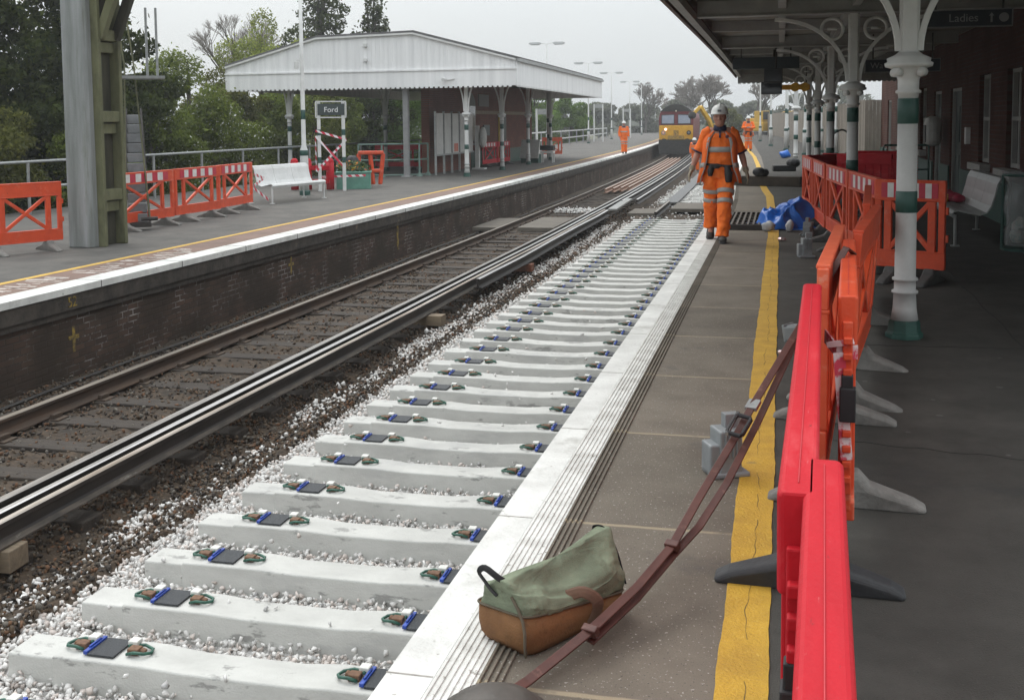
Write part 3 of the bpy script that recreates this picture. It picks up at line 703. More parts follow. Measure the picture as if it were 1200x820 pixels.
for k, y in enumerate(CY):
    if k == 0: continue
    loc = (0.90+off(y), y, 0)
    if c1 is None: c1 = column('canopy_column', labs[k], loc, group='iron columns under the near canopy')
    else: dup(c1, loc, label=labs[k])
column('canopy_column', 'slim grey iron column farther out beyond the canopy end', (0.50, 40.0, 0), arm=0.7, group='iron columns under the near canopy')

# ---- building
M_brick = brick_mat('station_red_brick', (0.095, 0.028, 0.017), (0.06, 0.019, 0.013), (0.065, 0.055, 0.045), 'Y')  # brick toned down so its colour carries the shade under the canopy
M_glass = mat('dark_window_glass', (0.02, 0.022, 0.024), (0.012, 0.013, 0.014), 0.08, 2, spec=0.6)
M_dimw = mat('shaded_white_joinery', (0.34, 0.335, 0.31), (0.27, 0.265, 0.25), 0.6, 5)  # white joinery greyed, the canopy's shade put into its colour
SB = thing('station_building', 'dark red brick station building under the near canopy', 'building', (3.3, 0, 0))
XW = 0.0
wins = [(9.0, 10.2), (12.6, 13.6), (16.95, 18.0), (19.35, 20.4), (27.5, 28.7), (31.5, 32.7)]
doors = [(14.3, 15.3), (22.3, 23.7), (25.0, 26.2), (36.0, 37.2)]
op = sorted([(a, c, 0.86, 2.35) for a, c in wins]+[(a, c, 0.0, 2.2) for a, c in doors])
wm = MB(); y = 8.0
for a, c, z0, z1 in op:
    wm.box((0.15, (y+a)/2, 1.7), (0.3, a-y, 3.4))
    if z0 > 0: wm.box((0.15, (a+c)/2, z0/2), (0.3, c-a, z0))
    wm.box((0.15, (a+c)/2, (z1+3.4)/2), (0.3, c-a, 3.4-z1)); y = c
wm.box((0.15, (y+39.5)/2, 1.7), (0.3, 39.5-y, 3.4))
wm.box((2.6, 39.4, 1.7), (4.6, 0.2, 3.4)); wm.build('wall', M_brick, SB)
b = MB()
for a, c in zip([8.0]+[q[1] for q in doors], [q[0] for q in doors]+[39.5]):
    b.box((-0.015, (a+c)/2, 0.33), (0.03, c-a-0.03, 0.66))
b.build('green_dado', mat('dado_green', (0.03, 0.075, 0.06), (0.02, 0.05, 0.042), 0.6, 4), SB)
for a, c in wins:
    f = MB()
    for yy in (a+0.04, c-0.04, (a+c)/2): f.box((0.12, yy, 1.605), (0.09, 0.07, 1.48))
    for zz in (0.9, 1.6, 2.31): f.box((0.12, (a+c)/2, zz), (0.085, c-a-0.01, 0.06))
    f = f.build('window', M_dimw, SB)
    g = MB(); g.box((0.15, (a+c)/2, 1.6), (0.012, c-a-0.02, 1.46)); g.build('pane', M_glass, f)
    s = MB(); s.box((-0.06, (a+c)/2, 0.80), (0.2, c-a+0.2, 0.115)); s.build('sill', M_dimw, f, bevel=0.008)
for a, c in doors:
    d = MB(); d.box((0.12, (a+c)/2, 1.09), (0.05, c-a-0.1, 2.16))
    for zz in (0.55, 1.5): 
        for yy in (a+(c-a)*0.3, a+(c-a)*0.7): d.box((0.09, yy, zz), (0.02, (c-a)*0.3, 0.7))
    d = d.build('door', mat('door_green', (0.02, 0.04, 0.035), (0.015, 0.03, 0.026), 0.5, 4), SB)
    fr = MB()
    for yy in (a+0.035, c-0.035): fr.box((0.1, yy, 1.1), (0.12, 0.07, 2.2))
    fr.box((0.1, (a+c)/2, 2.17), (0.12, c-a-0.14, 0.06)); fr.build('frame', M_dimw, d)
    h = MB(); h.ball((0.05, a+0.2, 1.0), 0.03); h.build('handle', M_galv, d, smooth=True)
M_sign = mat('sign_dark', (0.018, 0.022, 0.03), (0.013, 0.016, 0.022), 0.5, 3)
M_letter = mat('sign_letter', (0.26, 0.26, 0.26), (0.22, 0.22, 0.22), 0.6, 3)  # white lettering greyed to hold the shade below the canopy
def hanging_sign(label, words, c, w, h, align=0.0):
    t = thing('hanging_sign', label, 'sign', c, 0)
    b = MB(); b.box((0, 0, 0), (w, 0.05, h)); b.build('sign_board', M_sign, t, bevel=0.004)
    f = MB()
    for s_ in (-1, 1): f.box((0, 0, s_*(h/2+0.006)), (w+0.024, 0.06, 0.012)); f.box((s_*(w/2+0.006), 0, 0), (0.012, 0.06, h))
    f.build('sign_frame', mat('sign_frame_grey', (0.2, 0.2, 0.2), None, 0.5), t)
    mesh_text(words, h*0.72, (align, -0.028, 0), (R(90), 0, 0), M_letter, 'lettering', t)
    for x in (-w*0.4, w*0.4):
        q = MB(); q.tube([(x, 0, h/2+0.012), (x, 0, 3.06-c[2])], 0.012, n=6); q.build('hanger', M_dark, t)
    return t
t = hanging_sign('black hanging sign reading Ladies with a white arrow', 'Ladies', (1.98, 13.0, 2.70), 0.86, 0.17, -0.06)
b = MB(); b.prism([(0.215, -0.05), (0.235, -0.05), (0.235, 0.02), (0.25, 0.02), (0.225, 0.055), (0.2, 0.02), (0.215, 0.02)], -0.029, -0.026, 'Y'); b.build('arrow', M_letter, t)
b = MB(); b.lathe([(0.05, 0), (0.05, 0.004)], n=20); o = b.build('round_symbol', M_letter, t); o.rotation_euler = (R(90), 0, 0); o.location = (0.35, -0.026, 0)
hanging_sign('black hanging sign partly hidden behind the nearest column', 'Wa', (2.0, 20.0, 2.52), 1.2, 0.2, -0.42)
t = thing('hanging_sign', 'long dark blank sign board hung near the canopy edge', 'sign', (-0.32, 23.6, 2.79))
b = MB(); b.box((0, 0, 0), (1.34, 0.1, 0.24)); b.build('sign_board', mat('slate_sign', (0.035, 0.045, 0.05), (0.025, 0.032, 0.036), 0.5, 3), t, bevel=0.008)
q = MB(); q.tube([(-0.5, 0, 0.12), (-0.5, 0, 0.36)], 0.012, n=6); q.tube([(0.5, 0, 0.12), (0.5, 0, 0.36)], 0.012, n=6); q.build('hanger', M_dark, t)
def monitor(label, c, w, h, d):
    t = thing('hanging_monitor', label, 'monitor', c)
    b = MB(); b.box((0, 0, 0), (w, d, h)); b.build('casing', M_black, t, bevel=0.012)
    s = MB(); s.box((0, -d/2-0.003, 0), (w*0.86, 0.008, h*0.8)); s.build('screen', M_glass, t)
    p = MB(); p.tube([(0.05, 0, h/2), (0.05, 0, 3.12-c[2])], 0.02, n=8); p.build('pole', M_dark, t)
monitor('upper black hanging passenger display below the long sign', (-0.16, 22.6, 2.49), 0.36, 0.27, 0.25)
monitor('lower black passenger display against the sky', (-0.21, 24.6, 2.30), 0.44, 0.26, 0.25)
# orange sign far end
t = thing('hanging_sign', 'orange lit sign with round symbols under the far canopy end', 'sign', (0.30, 33.4, 2.56))
b = MB(); b.box((0.0, 0, 0), (1.0, 0.04, 0.15)); b.build('sign_board', mat('orange_sign', (0.75, 0.36, 0.03), (0.6, 0.28, 0.03), 0.5, 3), t)
for x in (0.08, 0.36):
    b = MB(); b.lathe([(0.13, 0), (0.13, 0.03)], n=18); o = b.build('round_symbol', mat('amber_disc', (0.8, 0.42, 0.03), None, 0.5), t); o.rotation_euler = (R(90), 0, 0); o.location = (x, -0.03, 0)
q = MB(); q.tube([(-0.4, 0, 0.07), (-0.4, 0, 0.6)], 0.01, n=6); q.tube([(0.4, 0, 0.07), (0.4, 0, 0.6)], 0.01, n=6); q.build('hanger', M_dark, t)
# white telephone hood on wall
t = thing('wall_hood', 'pale rounded telephone hood on the dark wall behind the nearest column', 'telephone hood', (3.18, 25.0-0.6, 1.35))
b = MB(); b.box((-0.12, 0, 0), (0.3, 0.6, 0.62)); b.build('hood', mat('pale_plastic', (0.42, 0.42, 0.40), None, 0.4), t, bevel=0.12)
b = MB(); b.box((-0.28, 0, -0.05), (0.02, 0.34, 0.36)); b.build('telephone', M_black, t, bevel=0.008)
# small lit meter box
b = MB(); b.box((3.26, 21.3, 1.3), (0.08, 0.16, 0.3)); tag(b.build('wall_notice', M_wpaint, bevel=0.004), 'small white framed notice on the dark brick wall above the bench', 'notice')
# green railing
t = thing('railing', 'green tubular railing against the dark wall behind the column', 'railing', (2.1, 24.5, 0))
b = MB(); b.tube([(0, 0, 0), (0, 0, 1.0), (0.02, 0, 1.06), (0.9, 0, 1.06)], 0.022, n=8); b.build('top_rail', M_gpaint, t)
for x in (0.3, 0.6, 0.9): 
    b = MB(); b.tube([(x, 0, 0), (x, 0, 1.05)], 0.02, n=8); b.build('post', M_gpaint, t)
b = MB(); b.tube([(0, 0, 0.55), (0.9, 0, 0.55)], 0.018, n=8); b.build('middle_rail', M_gpaint, t)

# ================================================================== seats
def bench(name, label, loc, rz, length, m, n_leg):
    t = thing(name, label, 'bench', loc, rz)
    # profile in the plane (depth d, height z): front roll, seat, back, top roll
    prof = [(0.02, 0.36), (0.0, 0.415), (0.03, 0.452), (0.08, 0.46), (0.20, 0.43), (0.33, 0.405), (0.41, 0.43), (0.46, 0.51), (0.50, 0.65), (0.53, 0.79), (0.57, 0.865), (0.63, 0.875), (0.67, 0.84), (0.68, 0.78)]
    outp = []; th = 0.014
    for i, (d, z) in enumerate(prof):
        a = prof[max(i-1, 0)]; c = prof[min(i+1, len(prof)-1)]; tx, tz = c[0]-a[0], c[1]-a[1]; l = math.hypot(tx, tz); outp.append((d+tz/l*th, z-tx/l*th))
    poly = prof + outp[::-1]
    b = MB(); n = 3 if length > 1.6 else 2
    for k in range(n):
        x0 = -length/2 + length*k/n + 0.004; x1 = -length/2 + length*(k+1)/n - 0.004
        N = len(prof)
        vs = [(x, d, z) for x in (x0, x1) for d, z in poly]
        fs = []
        P2 = 2*N
        for i in range(P2): fs.append((i, (i+1) % P2, P2+(i+1) % P2, P2+i))
        for i in range(N-1):
            fs.append((i, P2-1-i, P2-2-i, i+1)); fs.append((P2+i, P2+i+1, 2*P2-2-i, 2*P2-1-i))
        b.add(vs, fs)
    b.build('seat_shell', m, t, smooth=False)
    for k in range(n_leg):
        x = -length/2+0.03 + (length-0.06)*k/(n_leg-1)
        l = MB(); l.tube([(x, 0.66, 0.0), (x, 0.675, 0.5), (x, 0.67, 0.79)], 0.02, n=8); l.box((x, 0.66, 0.008), (0.08, 0.1, 0.016)); l.build('rear_leg', m, t)
        l = MB(); l.tube([(x, 0.05, 0.0), (x, 0.045, 0.4)], 0.02, n=8); l.box((x, 0.05, 0.008), (0.08, 0.1, 0.016)); l.build('front_leg', m, t)
    b = MB(); b.tube([(-length/2+0.03, 0.05, 0.385), (length/2-0.03, 0.05, 0.385)], 0.016, n=8); b.build('stretcher', m, t)
    return t
M_bench = mat('bench_grey', (0.40, 0.405, 0.40), (0.33, 0.335, 0.33), 0.35, 4, metal=0.3)
bench('platform_bench', 'curved grey metal bench against the dark brick wall on the right', (2.10, 15.95, 0), R(-90), 2.3, M_bench, 2)
M_benchw = mat('bench_white', (0.62, 0.62, 0.61), (0.52, 0.52, 0.51), 0.4, 4)
bench('platform_bench', 'curved white metal bench on the far platform beside the striped barriers', (-11.15, 24.4, ZL), R(78), 2.1, M_benchw, 2)
# red and yellow bundle on the bench
t = thing('cloth_bundle', 'red bundle with yellow striped wrapping lying on the grey bench', 'bundle', (2.36, 16.75, 0.44), R(20))
b = MB(); b.ball((0, 0, 0.06), (0.13, 0.24, 0.075)); b.ball((0.03, 0.2, 0.09), (0.1, 0.14, 0.07)); b.ball((0.0, -0.22, 0.05), (0.09, 0.1, 0.06)); b.build('red_cloth', mat('red_cloth', (0.34, 0.02, 0.05), (0.2, 0.012, 0.03), 0.8, 10), t, smooth=True)
b = MB()
for k in range(4): b.box((-0.125, 0.0, 0.02+0.027*k), (0.02, 0.3, 0.014), (0, 0.25, 0))
b.build('yellow_bands', mat('yellow_band', (0.62, 0.5, 0.03), None, 0.6), t, bevel=0.004)

# bin bag stand
t = thing('bin_bag_stand', 'clear plastic bin bag on a hoop stand cut by the right edge', 'bin', (2.95, 14.55, 0))
b = MB(); pts = [(0.30*math.cos(a), 0.30*math.sin(a), 0.92) for a in np.linspace(0, 2*math.pi, 20)]; b.tube(pts, 0.016, n=6, cap=False); b.tube([(-0.3, 0, 0), (-0.3, 0, 0.92)], 0.02, n=8); b.tube([(0.3, 0, 0), (0.3, 0, 0.92)], 0.02, n=8); b.lathe([(0.32, 0), (0.32, 0.03)], n=16); b.build('stand', M_gpaint, t)
rings = []
for i in range(12):
    z = 0.06+0.9*i/11; rr_ = 0.27+0.03*math.sin(i*1.3)
    rings.append([((rr_+0.018*math.sin(5*a+i)+0.012*math.sin(11*a+2*i))*math.cos(a), (rr_+0.018*math.sin(5*a+i)+0.012*math.sin(9*a+i))*math.sin(a), z) for a in np.linspace(0, 2*math.pi, 40, endpoint=False)])
b = MB(); b.loft(rings, cap=False)
b.build('plastic_bag', mat('clear_film', (0.5, 0.52, 0.52), (0.42, 0.44, 0.44), 0.15, 6, alpha=0.35), t, smooth=True)
b = MB(); rr_ = random.Random(5)
for k in range(14): b.ball((rr_.uniform(-.15, .15), rr_.uniform(-.15, .15), 0.1+rr_.random()*0.25), rr_.uniform(0.05, 0.09), n=7, k=5)
b.build('rubbish', mat('mixed_rubbish', (0.35, 0.30, 0.26), (0.12, 0.2, 0.16), 0.7, 14), t)

# ================================================================== plastic barriers
M_or = mat('orange_plastic', (0.64, 0.075, 0.022), (0.50, 0.055, 0.018), 0.48, 4, bump=0.1, bscale=50, spots=[((0.62, 0.19, 0.12), 6, 0.57, 0.74), ((0.22, 0.05, 0.025), 22, 0.67, 0.74)])
M_orL = mat('faded_orange_plastic', (0.64, 0.12, 0.05), (0.56, 0.085, 0.035), 0.55, 5, spots=[((0.60, 0.27, 0.19), 9, 0.58, 0.74)])
M_rd = mat('red_plastic', (0.47, 0.008, 0.018), (0.38, 0.006, 0.014), 0.6, 4, bump=0.12, bscale=50, spec=0.25, spots=[((0.50, 0.075, 0.08), 4, 0.55, 0.78), ((0.52, 0.14, 0.14), 30, 0.66, 0.72), ((0.17, 0.02, 0.02), 21, 0.66, 0.71)], stretch=(0.4, 2, 1))
M_foot = mat('grey_recycled_rubber', (0.105, 0.102, 0.098), (0.065, 0.063, 0.06), 0.8, 12, bump=0.3)
M_footL = mat('dusty_rubber', (0.21, 0.20, 0.185), (0.13, 0.125, 0.115), 0.85, 9, bump=0.3)
M_footB = mat('black_foot_rubber', (0.035, 0.036, 0.038), (0.024, 0.024, 0.026), 0.65, 9, bump=0.2)
M_sw = mat('stripe_white', (0.66, 0.64, 0.62), (0.55, 0.52, 0.5), 0.4, 8)
M_sr = mat('stripe_red', (0.50, 0.03, 0.06), (0.40, 0.025, 0.05), 0.4, 8)
def foot(t, x, z0, m, wide=0.64):
    b = MB(); w = wide/2
    prof = [(-w, 0), (w, 0), (w, 0.018), (w*0.85, 0.045), (w*0.3, 0.10), (0.05, 0.15), (-0.05, 0.15), (-w*0.3, 0.10), (-w*0.85, 0.045), (-w, 0.018)]
    rings = []
    for dx, s_ in ((-0.06, 0.82), (-0.045, 1.0), (0.045, 1.0), (0.06, 0.82)):
        rings.append([(x+dx*(1.0 if abs(u) < 0.1 else 0.8), u*(1 if s_ == 1 else 0.96), z*s_) for u, z in prof])
    b.loft(rings); o = b.build('foot', m, t, bevel=0.008); o.location.z = z0
    return o
def barrier(label, p0, p1, zb=0.0, style='cross', m=None, stripes=True, feet=(0.2, 0.8), mf=None, tilt=0.0, group=None, lift=0.0, cat='barrier', height=1.0):
    p0, p1 = Vector((*p0, 0)), Vector((*p1, 0)); L = (p1-p0).length; a = math.atan2(p1.y-p0.y, p1.x-p0.x)
    t = thing('safety_barrier', label, cat, ((p0.x+p1.x)/2, (p0.y+p1.y)/2, zb), a, group)
    if tilt: t.rotation_euler[0] = tilt
    h = L/2; b = MB(); m = m or M_or; z_ = lift
    if style == 'cross':
        b.box((0, 0, z_+0.91), (L, 0.05, 0.18)); b.box((0, 0, z_+1.005), (L*0.99, 0.06, 0.022)); b.box((0, 0, z_+0.815), (L, 0.06, 0.02))
        b.box((0, 0, z_+0.23), (L, 0.045, 0.15)); b.box((0, 0, z_+0.31), (L*0.99, 0.056, 0.016)); b.box((0, 0, z_+0.15), (L*0.99, 0.056, 0.016))
        for x in (-h+0.035, h-0.035): b.box((x, 0, z_+0.56), (0.062, 0.052, 0.50))
        for x in (-h*0.62, h*0.62): b.box((x, 0, z_+0.56), (0.075, 0.046, 0.50))
        b.bar((-h*0.60, 0, z_+0.32), (h*0.60, 0, z_+0.81), 0.040, 0.05); b.bar((-h*0.60, 0.004, z_+0.81), (h*0.60, 0.004, z_+0.32), 0.036, 0.05)
        b.build('frame', m, t, bevel=0.007)
        if stripes:
            s = MB(); n = 9; w = (L*0.8)/n
            for k in range(n):
                s.mi = 0 if k % 2 else 1
                for sy in (-1, 1): s.box((-L*0.4+w*(k+.5), sy*0.0275, z_+0.912), (w*0.985, 0.006, 0.145))
            s.build('striped_board', [M_sw, M_sr], t)
        k_ = MB()
        for z in (0.45, 0.72): k_.box((h+0.012, 0, z_+z), (0.024, 0.03, 0.07))
        k_.build('coupling_hook', m, t)
    elif style == 'solid':
        # side wall with ribs, rounded hollow top rail, hooks at the ends
        rings = []
        for x, s_ in ((-h, 0.82), (-h+0.012, 1.0), (h-0.012, 1.0), (h, 0.82)):
            w = 0.034*s_; rings.append([(x, -w*0.97, 0.82), (x, -w, 0.99), (x, -w*0.86, 1.0), (x, w*0.86, 1.0), (x, w, 0.99), (x, w*0.97, 0.82)])
        b.loft(rings)
        b.box((0, 0, 0.52), (L*0.992, 0.036, 0.60)); b.box((0, 0, 0.22), (L*0.99, 0.06, 0.07))
        for k in range(9): b.box((-h+L*(k+.5)/9, 0, 0.52), (0.045, 0.058, 0.58))
        b.build('panel', m, t, bevel=0.006)
        sm = MB(); sm.box((0, 0, 1.001), (L*0.96, 0.0015, 0.003)); sm.build('mould_seam', mat('pale_seam', (0.50, 0.05, 0.06), None, 0.5), t)
        c = MB()
        for k in range(10): c.box((h+0.02, 0.0, 0.35+0.055*k), (0.05, 0.024, 0.022))
        c.box((h+0.01, 0, 0.60), (0.02, 0.034, 0.62)); c.build('coupling_teeth', m, t, bevel=0.004)
        c = MB()
        for k in range(10): c.box((-h-0.02, 0.0, 0.35+0.055*k), (0.05, 0.03, 0.024))
        c.box((-h-0.01, 0, 0.60), (0.02, 0.034, 0.62)); c.build('coupling_teeth', m, t, bevel=0.004)
        c = MB(); c.box((-h-0.03, -0.002, 0.62), (0.05, 0.055, 0.12)); c.box((-h-0.03, 0, 0.70), (0.035, 0.04, 0.05)); c.build('coupling_clip', M_black, t, bevel=0.004)
    for fx in feet: foot(t, (fx-0.5)*L, 0.0, mf or M_foot)
    return t
GB = 'plastic barriers dividing the near platform'
barrier('nearest red plastic barrier at the bottom right, seen along its top', (0.012, 0.12), (0.082, 2.06), style='solid', m=M_rd, feet=(0.25,), group=GB)
barrier('second red plastic barrier, overlapping the nearest one at its far end', (0.032, 1.86), (0.12, 4.30), style='solid', m=M_rd, feet=(0.82,), mf=M_footB, group=GB)
barrier('glossy orange barrier edge on behind the second red barrier', (0.235, 4.02), (0.345, 5.95), style='solid', m=M_or, feet=(0.38,), group=GB, mf=M_footL)
barrier('faded pinkish orange barrier with brown strap over its top', (0.175, 4.75), (0.335, 6.6), m=M_orL, stripes=False, feet=(0.72,), group=GB, mf=M_footL)
barrier('orange barrier with dark shaded side crossing behind the strap', (0.345, 6.3), (0.60, 8.2), m=M_or, stripes=False, tilt=R(4), feet=(0.06, 0.6), group=GB, mf=M_footL)
barrier('orange barrier tilted toward the nearest column, bare top board', (0.60, 8.25), (0.78, 10.6), m=M_or, stripes=False, feet=(0.35,), group=GB, mf=M_footL)
barrier('short orange barrier right of the nearest column with striped board', (0.93, 11.65), (1.56, 11.35), m=M_or, feet=(0.25, 0.8), group=GB)
barrier('striped orange barrier nearest behind the nearest column', (0.98, 11.75), (0.80, 13.55), m=M_or, feet=(0.2, 0.8), group=GB)
barrier('striped orange barrier, second in the row beside the blue tarpaulin', (0.79, 13.65), (0.62, 15.5), m=M_or, feet=(0.2, 0.8), group=GB)
barrier('striped orange barrier, third in the row beside the blue tarpaulin', (0.60, 15.6), (0.50, 17.5), m=M_or, feet=(0.2, 0.8), group=GB)
barrier('striped orange barrier at the far end of the near row', (0.49, 17.6), (0.38, 19.5), m=M_or, feet=(0.2, 0.8), group=GB)
barrier('red barrier standing behind the far striped barrier', (0.75, 21.0), (1.9, 20.4), style='solid', m=M_rd, feet=(0.2, 0.8), group='red barriers stacked by the far columns')
barrier('red barrier behind the second column, darker in the shade', (1.25, 22.6), (2.5, 22.3), style='solid', m=M_rd, feet=(0.2, 0.8), group='red barriers stacked by the far columns')
barrier('red barrier laid across the top of the far striped barriers', (0.45, 19.9), (0.95, 20.6), style='solid', m=M_rd, feet=(), group='red barriers stacked by the far columns')
GF = 'orange barriers on the far platform'
barrier('orange plain topped barrier left of the lattice pillar', (-10.92, 13.38), (-10.45, 14.4), zb=ZL, m=M_or, stripes=False, feet=(0.08, 0.80), mf=M_footL, group=GF)
barrier('striped orange barrier just right of the lattice pillar', (-11.05, 16.55), (-11.0, 18.45), zb=ZL, feet=(0.2, 0.85), mf=M_footL, group=GF)
barrier('striped orange barrier in the middle of the three behind the pillar', (-11.06, 18.6), (-11.02, 20.25), zb=ZL, feet=(0.2, 0.8), mf=M_footL, group=GF)
barrier('striped orange barrier nearest the white bench', (-11.1, 20.3), (-11.25, 22.1), zb=ZL, feet=(0.2, 0.8), mf=M_footL, group=GF)
# grey clamp blocks lying about
def clamp(label, loc, rz, s=1.0, lie=False):
    t = thing('barrier_clamp', label, 'clamp', loc, rz, 'grey plastic barrier clamps')
    m = mat('grey_clamp_plastic', (0.23, 0.245, 0.25), (0.17, 0.18, 0.185), 0.5, 8)
    b = MB(); b.box((0, 0, 0.012*s), (0.17*s, 0.15*s, 0.024*s)); b.box((0.0, 0, 0.11*s), (0.10*s, 0.13*s, 0.19*s)); b.box((-0.068*s, 0, 0.080*s), (0.05*s, 0.11*s, 0.13*s))
    b.build('block', m, t, bevel=0.008*s)
    f = MB()
    for k in range(4): f.box((-0.025*s+0.017*s*k, -0.063*s, 0.15*s), (0.007*s, 0.02*s, 0.12*s))
    f.box((0.03*s, 0.02*s, 0.235*s), (0.07*s, 0.05*s, 0.06*s)); f.build('fin', m, t, bevel=0.003*s)
    if lie: t.rotation_euler = (R(80), 0, rz); t.location.z += 0.06*s
    return t
clamp('grey plastic barrier clamp standing behind the buckled strap', (-0.235, 5.06, 0), R(25), 1.05)
clamp('grey plastic clamp lying beside the second red barrier', (0.06, 8.3, 0), R(60), 0.9, True)
clamp('small grey plastic clamp upright near the orange barriers', (0.30, 13.4, 0), R(10), 1.1)
clamp('dark grey plastic clamp beside the blue tarpaulin', (0.38, 15.9, 0), R(70), 0.95)
# crumpled foil and litter
b = MB(); b.ball((0, 0, 0.03), (0.06, 0.05, 0.03), n=7, k=5); o = b.build('crumpled_wrapper', mat('foil', (0.7, 0.7, 0.7), (0.4, 0.2, 0.2), 0.25, 30, metal=0.6)); o.location = (0.02, 15.1, 0); tag(o, 'small shiny crumpled wrapper near the blue tarpaulin', 'litter')
b = MB(); b.ball((0, 0, 0.02), (0.035, 0.03, 0.02), n=7, k=5); o = b.build('crumpled_wrapper', MATS['foil']); o.location = (0.02, 7.75, 0); tag(o, 'shiny scrap beside the yellow line and the strap', 'litter')
# barrier tape on the orange barrier
b = MB()
pts = [(0.165, 4.20, 0.82), (0.20, 4.02, 0.80), (0.27, 4.02, 0.80)]
for q, w in zip(pts, pts[1:]): b.bar(q, w, 0.006, 0.05)
b.bar((0.205, 4.0, 0.80), (0.235, 3.99, 0.42), 0.04, 0.004, upv=(0, 1, 0)); b.bar((0.18, 4.05, 0.82), (0.24, 4.0, 0.84), 0.05, 0.02)
tag(b.build('barrier_tape', mat('red_white_tape', (0.66, 0.60, 0.60), (0.55, 0.05, 0.09), 0.4, 14, mid=(0.45, 0.52))), 'scrap of red and white tape tied round the glossy orange barrier', 'tape')

# ================================================================== bag, strap, dome
M_canv = mat('sage_canvas', (0.215, 0.25, 0.17), (0.145, 0.17, 0.115), 0.9, 7, bump=0.3, bscale=260, spots=[((0.12, 0.13, 0.085), 9, 0.56, 0.72)])
M_leath = mat('tan_suede', (0.235, 0.115, 0.045), (0.16, 0.075, 0.03), 0.8, 7, bump=0.2, bscale=120, spots=[((0.09, 0.045, 0.02), 8, 0.58, 0.74)])
bag = thing('tool_bag', 'sage green canvas tool bag with brown suede base on the platform edge', 'bag', (-0.705, 3.385, 0.0), R(-31))
def bag_ring(w, l, zf, n=64, p=8.0):
    pts = []
    for j in range(n):
        a = 2*math.pi*j/n; c_, s_ = math.cos(a), math.sin(a)
        x = w/2*math.copysign(abs(c_)**(2/p), c_); y = l/2*math.copysign(abs(s_)**(2/p), s_)
        pts.append((x, y, zf(x, y)))
    return pts
def crease(x, y, z): return 0.016*math.sin(11*y+7*z)*math.sin(13*z+5*x) + 0.007*math.sin(34*y+19*x) + 0.004*math.sin(61*y-23*x)
Lb, Wb = 0.465, 0.235
base_top = lambda x, y: 0.128-0.13*(y+0.23) + 0.006*math.sin(12*x)
rings = [bag_ring(Wb*0.88, Lb*0.93, lambda x, y: 0.004), bag_ring(Wb*1.0, Lb*1.0, lambda x, y: 0.03), bag_ring(Wb*1.03, Lb*1.03, lambda x, y: base_top(x, y)*0.55), bag_ring(Wb*1.01, Lb*1.03, base_top)]
b = MB(); b.loft(rings); o = b.build('suede_base', M_leath, bag, smooth=True)
upper = []
for i in range(13):
    u = i/12.0
    w = Wb*(1.015*(1-u)**0.62 + 0.20*u**1.5 + 0.22*u*(1-u)); l = Lb*(1.035-0.02*u+0.05*u*u)
    def zf(x, y, u=u):
        z0 = base_top(x, y)-0.006; yy = y/(Lb/2)
        zt = 0.190 + 0.062*yy*yy + 0.020*yy - 0.02*math.exp(-((yy+0.1)/0.35)**2)
        return z0+(zt-z0)*u + crease(x, y, u)*math.sin(math.pi*min(1, u*1.05))
    ring = bag_ring(w, l, zf, p=7.0 if u < 0.6 else 5.0)
    upper.append([(x + crease(y, z, x)*1.4*math.sin(math.pi*min(1, u)) + 0.025*u, y + 0.006*math.sin(20*z), z) for x, y, z in ring])
b = MB(); b.loft(upper); cb = b.build('canvas_body', M_canv, bag, smooth=True); sb_ = cb.modifiers.new('s', 'SUBSURF'); sb_.levels = 2; sb_.render_levels = 2
for nm_, sc_, st_ in (('canvas_folds', 0.075, 0.022), ('canvas_wrinkles', 0.024, 0.007)):
    tx_ = bpy.data.textures.new(nm_, 'CLOUDS'); tx_.noise_scale = sc_; tx_.noise_basis = 'ORIGINAL_PERLIN'; dm_ = cb.modifiers.new(nm_, 'DISPLACE'); dm_.texture = tx_; dm_.strength = st_; dm_.mid_level = 0.5
b = MB(); b.tube(smooth_path([(0.03, 0.10, 0.2), (0.032, 0.16, 0.222), (0.034, 0.225, 0.25)]), [(0.006, 0.016)]*9, n=8); b.build('mouth_shade', M_black, cb)  # black strip standing in for the shade inside the bag's mouth
# flap ends stand up, black handles
b = MB(); hp_ = smooth_path([(0.03, -0.225, 0.215), (0.01, -0.25, 0.235), (-0.03, -0.27, 0.262), (-0.052, -0.275, 0.245), (-0.04, -0.262, 0.215), (-0.028, -0.25, 0.19), (-0.01, -0.24, 0.17)]); b.tube(hp_, [(0.003, 0.010)]*len(hp_), n=8); b.build('handle', M_black, bag)
b = MB(); hp_ = smooth_path([(0.0, 0.20, 0.25), (-0.005, 0.215, 0.268), (0.03, 0.23, 0.265), (0.075, 0.235, 0.20), (0.118, 0.23, 0.10)]); b.tube(hp_, [(0.003, 0.011)]*len(hp_), n=8); b.build('handle', M_black, bag)
b = MB(); b.ball((-0.015, -0.06, 0.193), (0.026, 0.018, 0.016)); b.build('toggle', M_black, bag, smooth=True)
b = MB(); hp_ = smooth_path([(0.10, -0.04, 0.14), (0.14, -0.01, 0.155), (0.165, 0.03, 0.12), (0.14, 0.05, 0.06), (0.12, 0.05, 0.03)]); b.tube(hp_, [(0.004, 0.019)]*len(hp_), n=8); b.build('side_strap', mat('pale_leather', (0.24, 0.15, 0.105), (0.17, 0.1, 0.07), 0.7, 8), bag)
b = MB(); b.tube([(0.105, -0.234, 0.012), (0.114, -0.246, 0.05), (0.114, -0.246, 0.09), (0.104, -0.243, 0.122), (0.082, -0.243, 0.158), (0.058, -0.245, 0.19)], 0.005, n=6); b.build('seam', mat('canvas_seam', (0.12, 0.10, 0.07), None, 0.9), bag)
piping = [(x*1.012, y*1.012, z+0.002) for x, y, z in rings[-1]]; piping.append(piping[0])
b = MB(); b.tube(piping, 0.0035, n=6, cap=False); b.build('piping', MATS['canvas_seam'], bag)
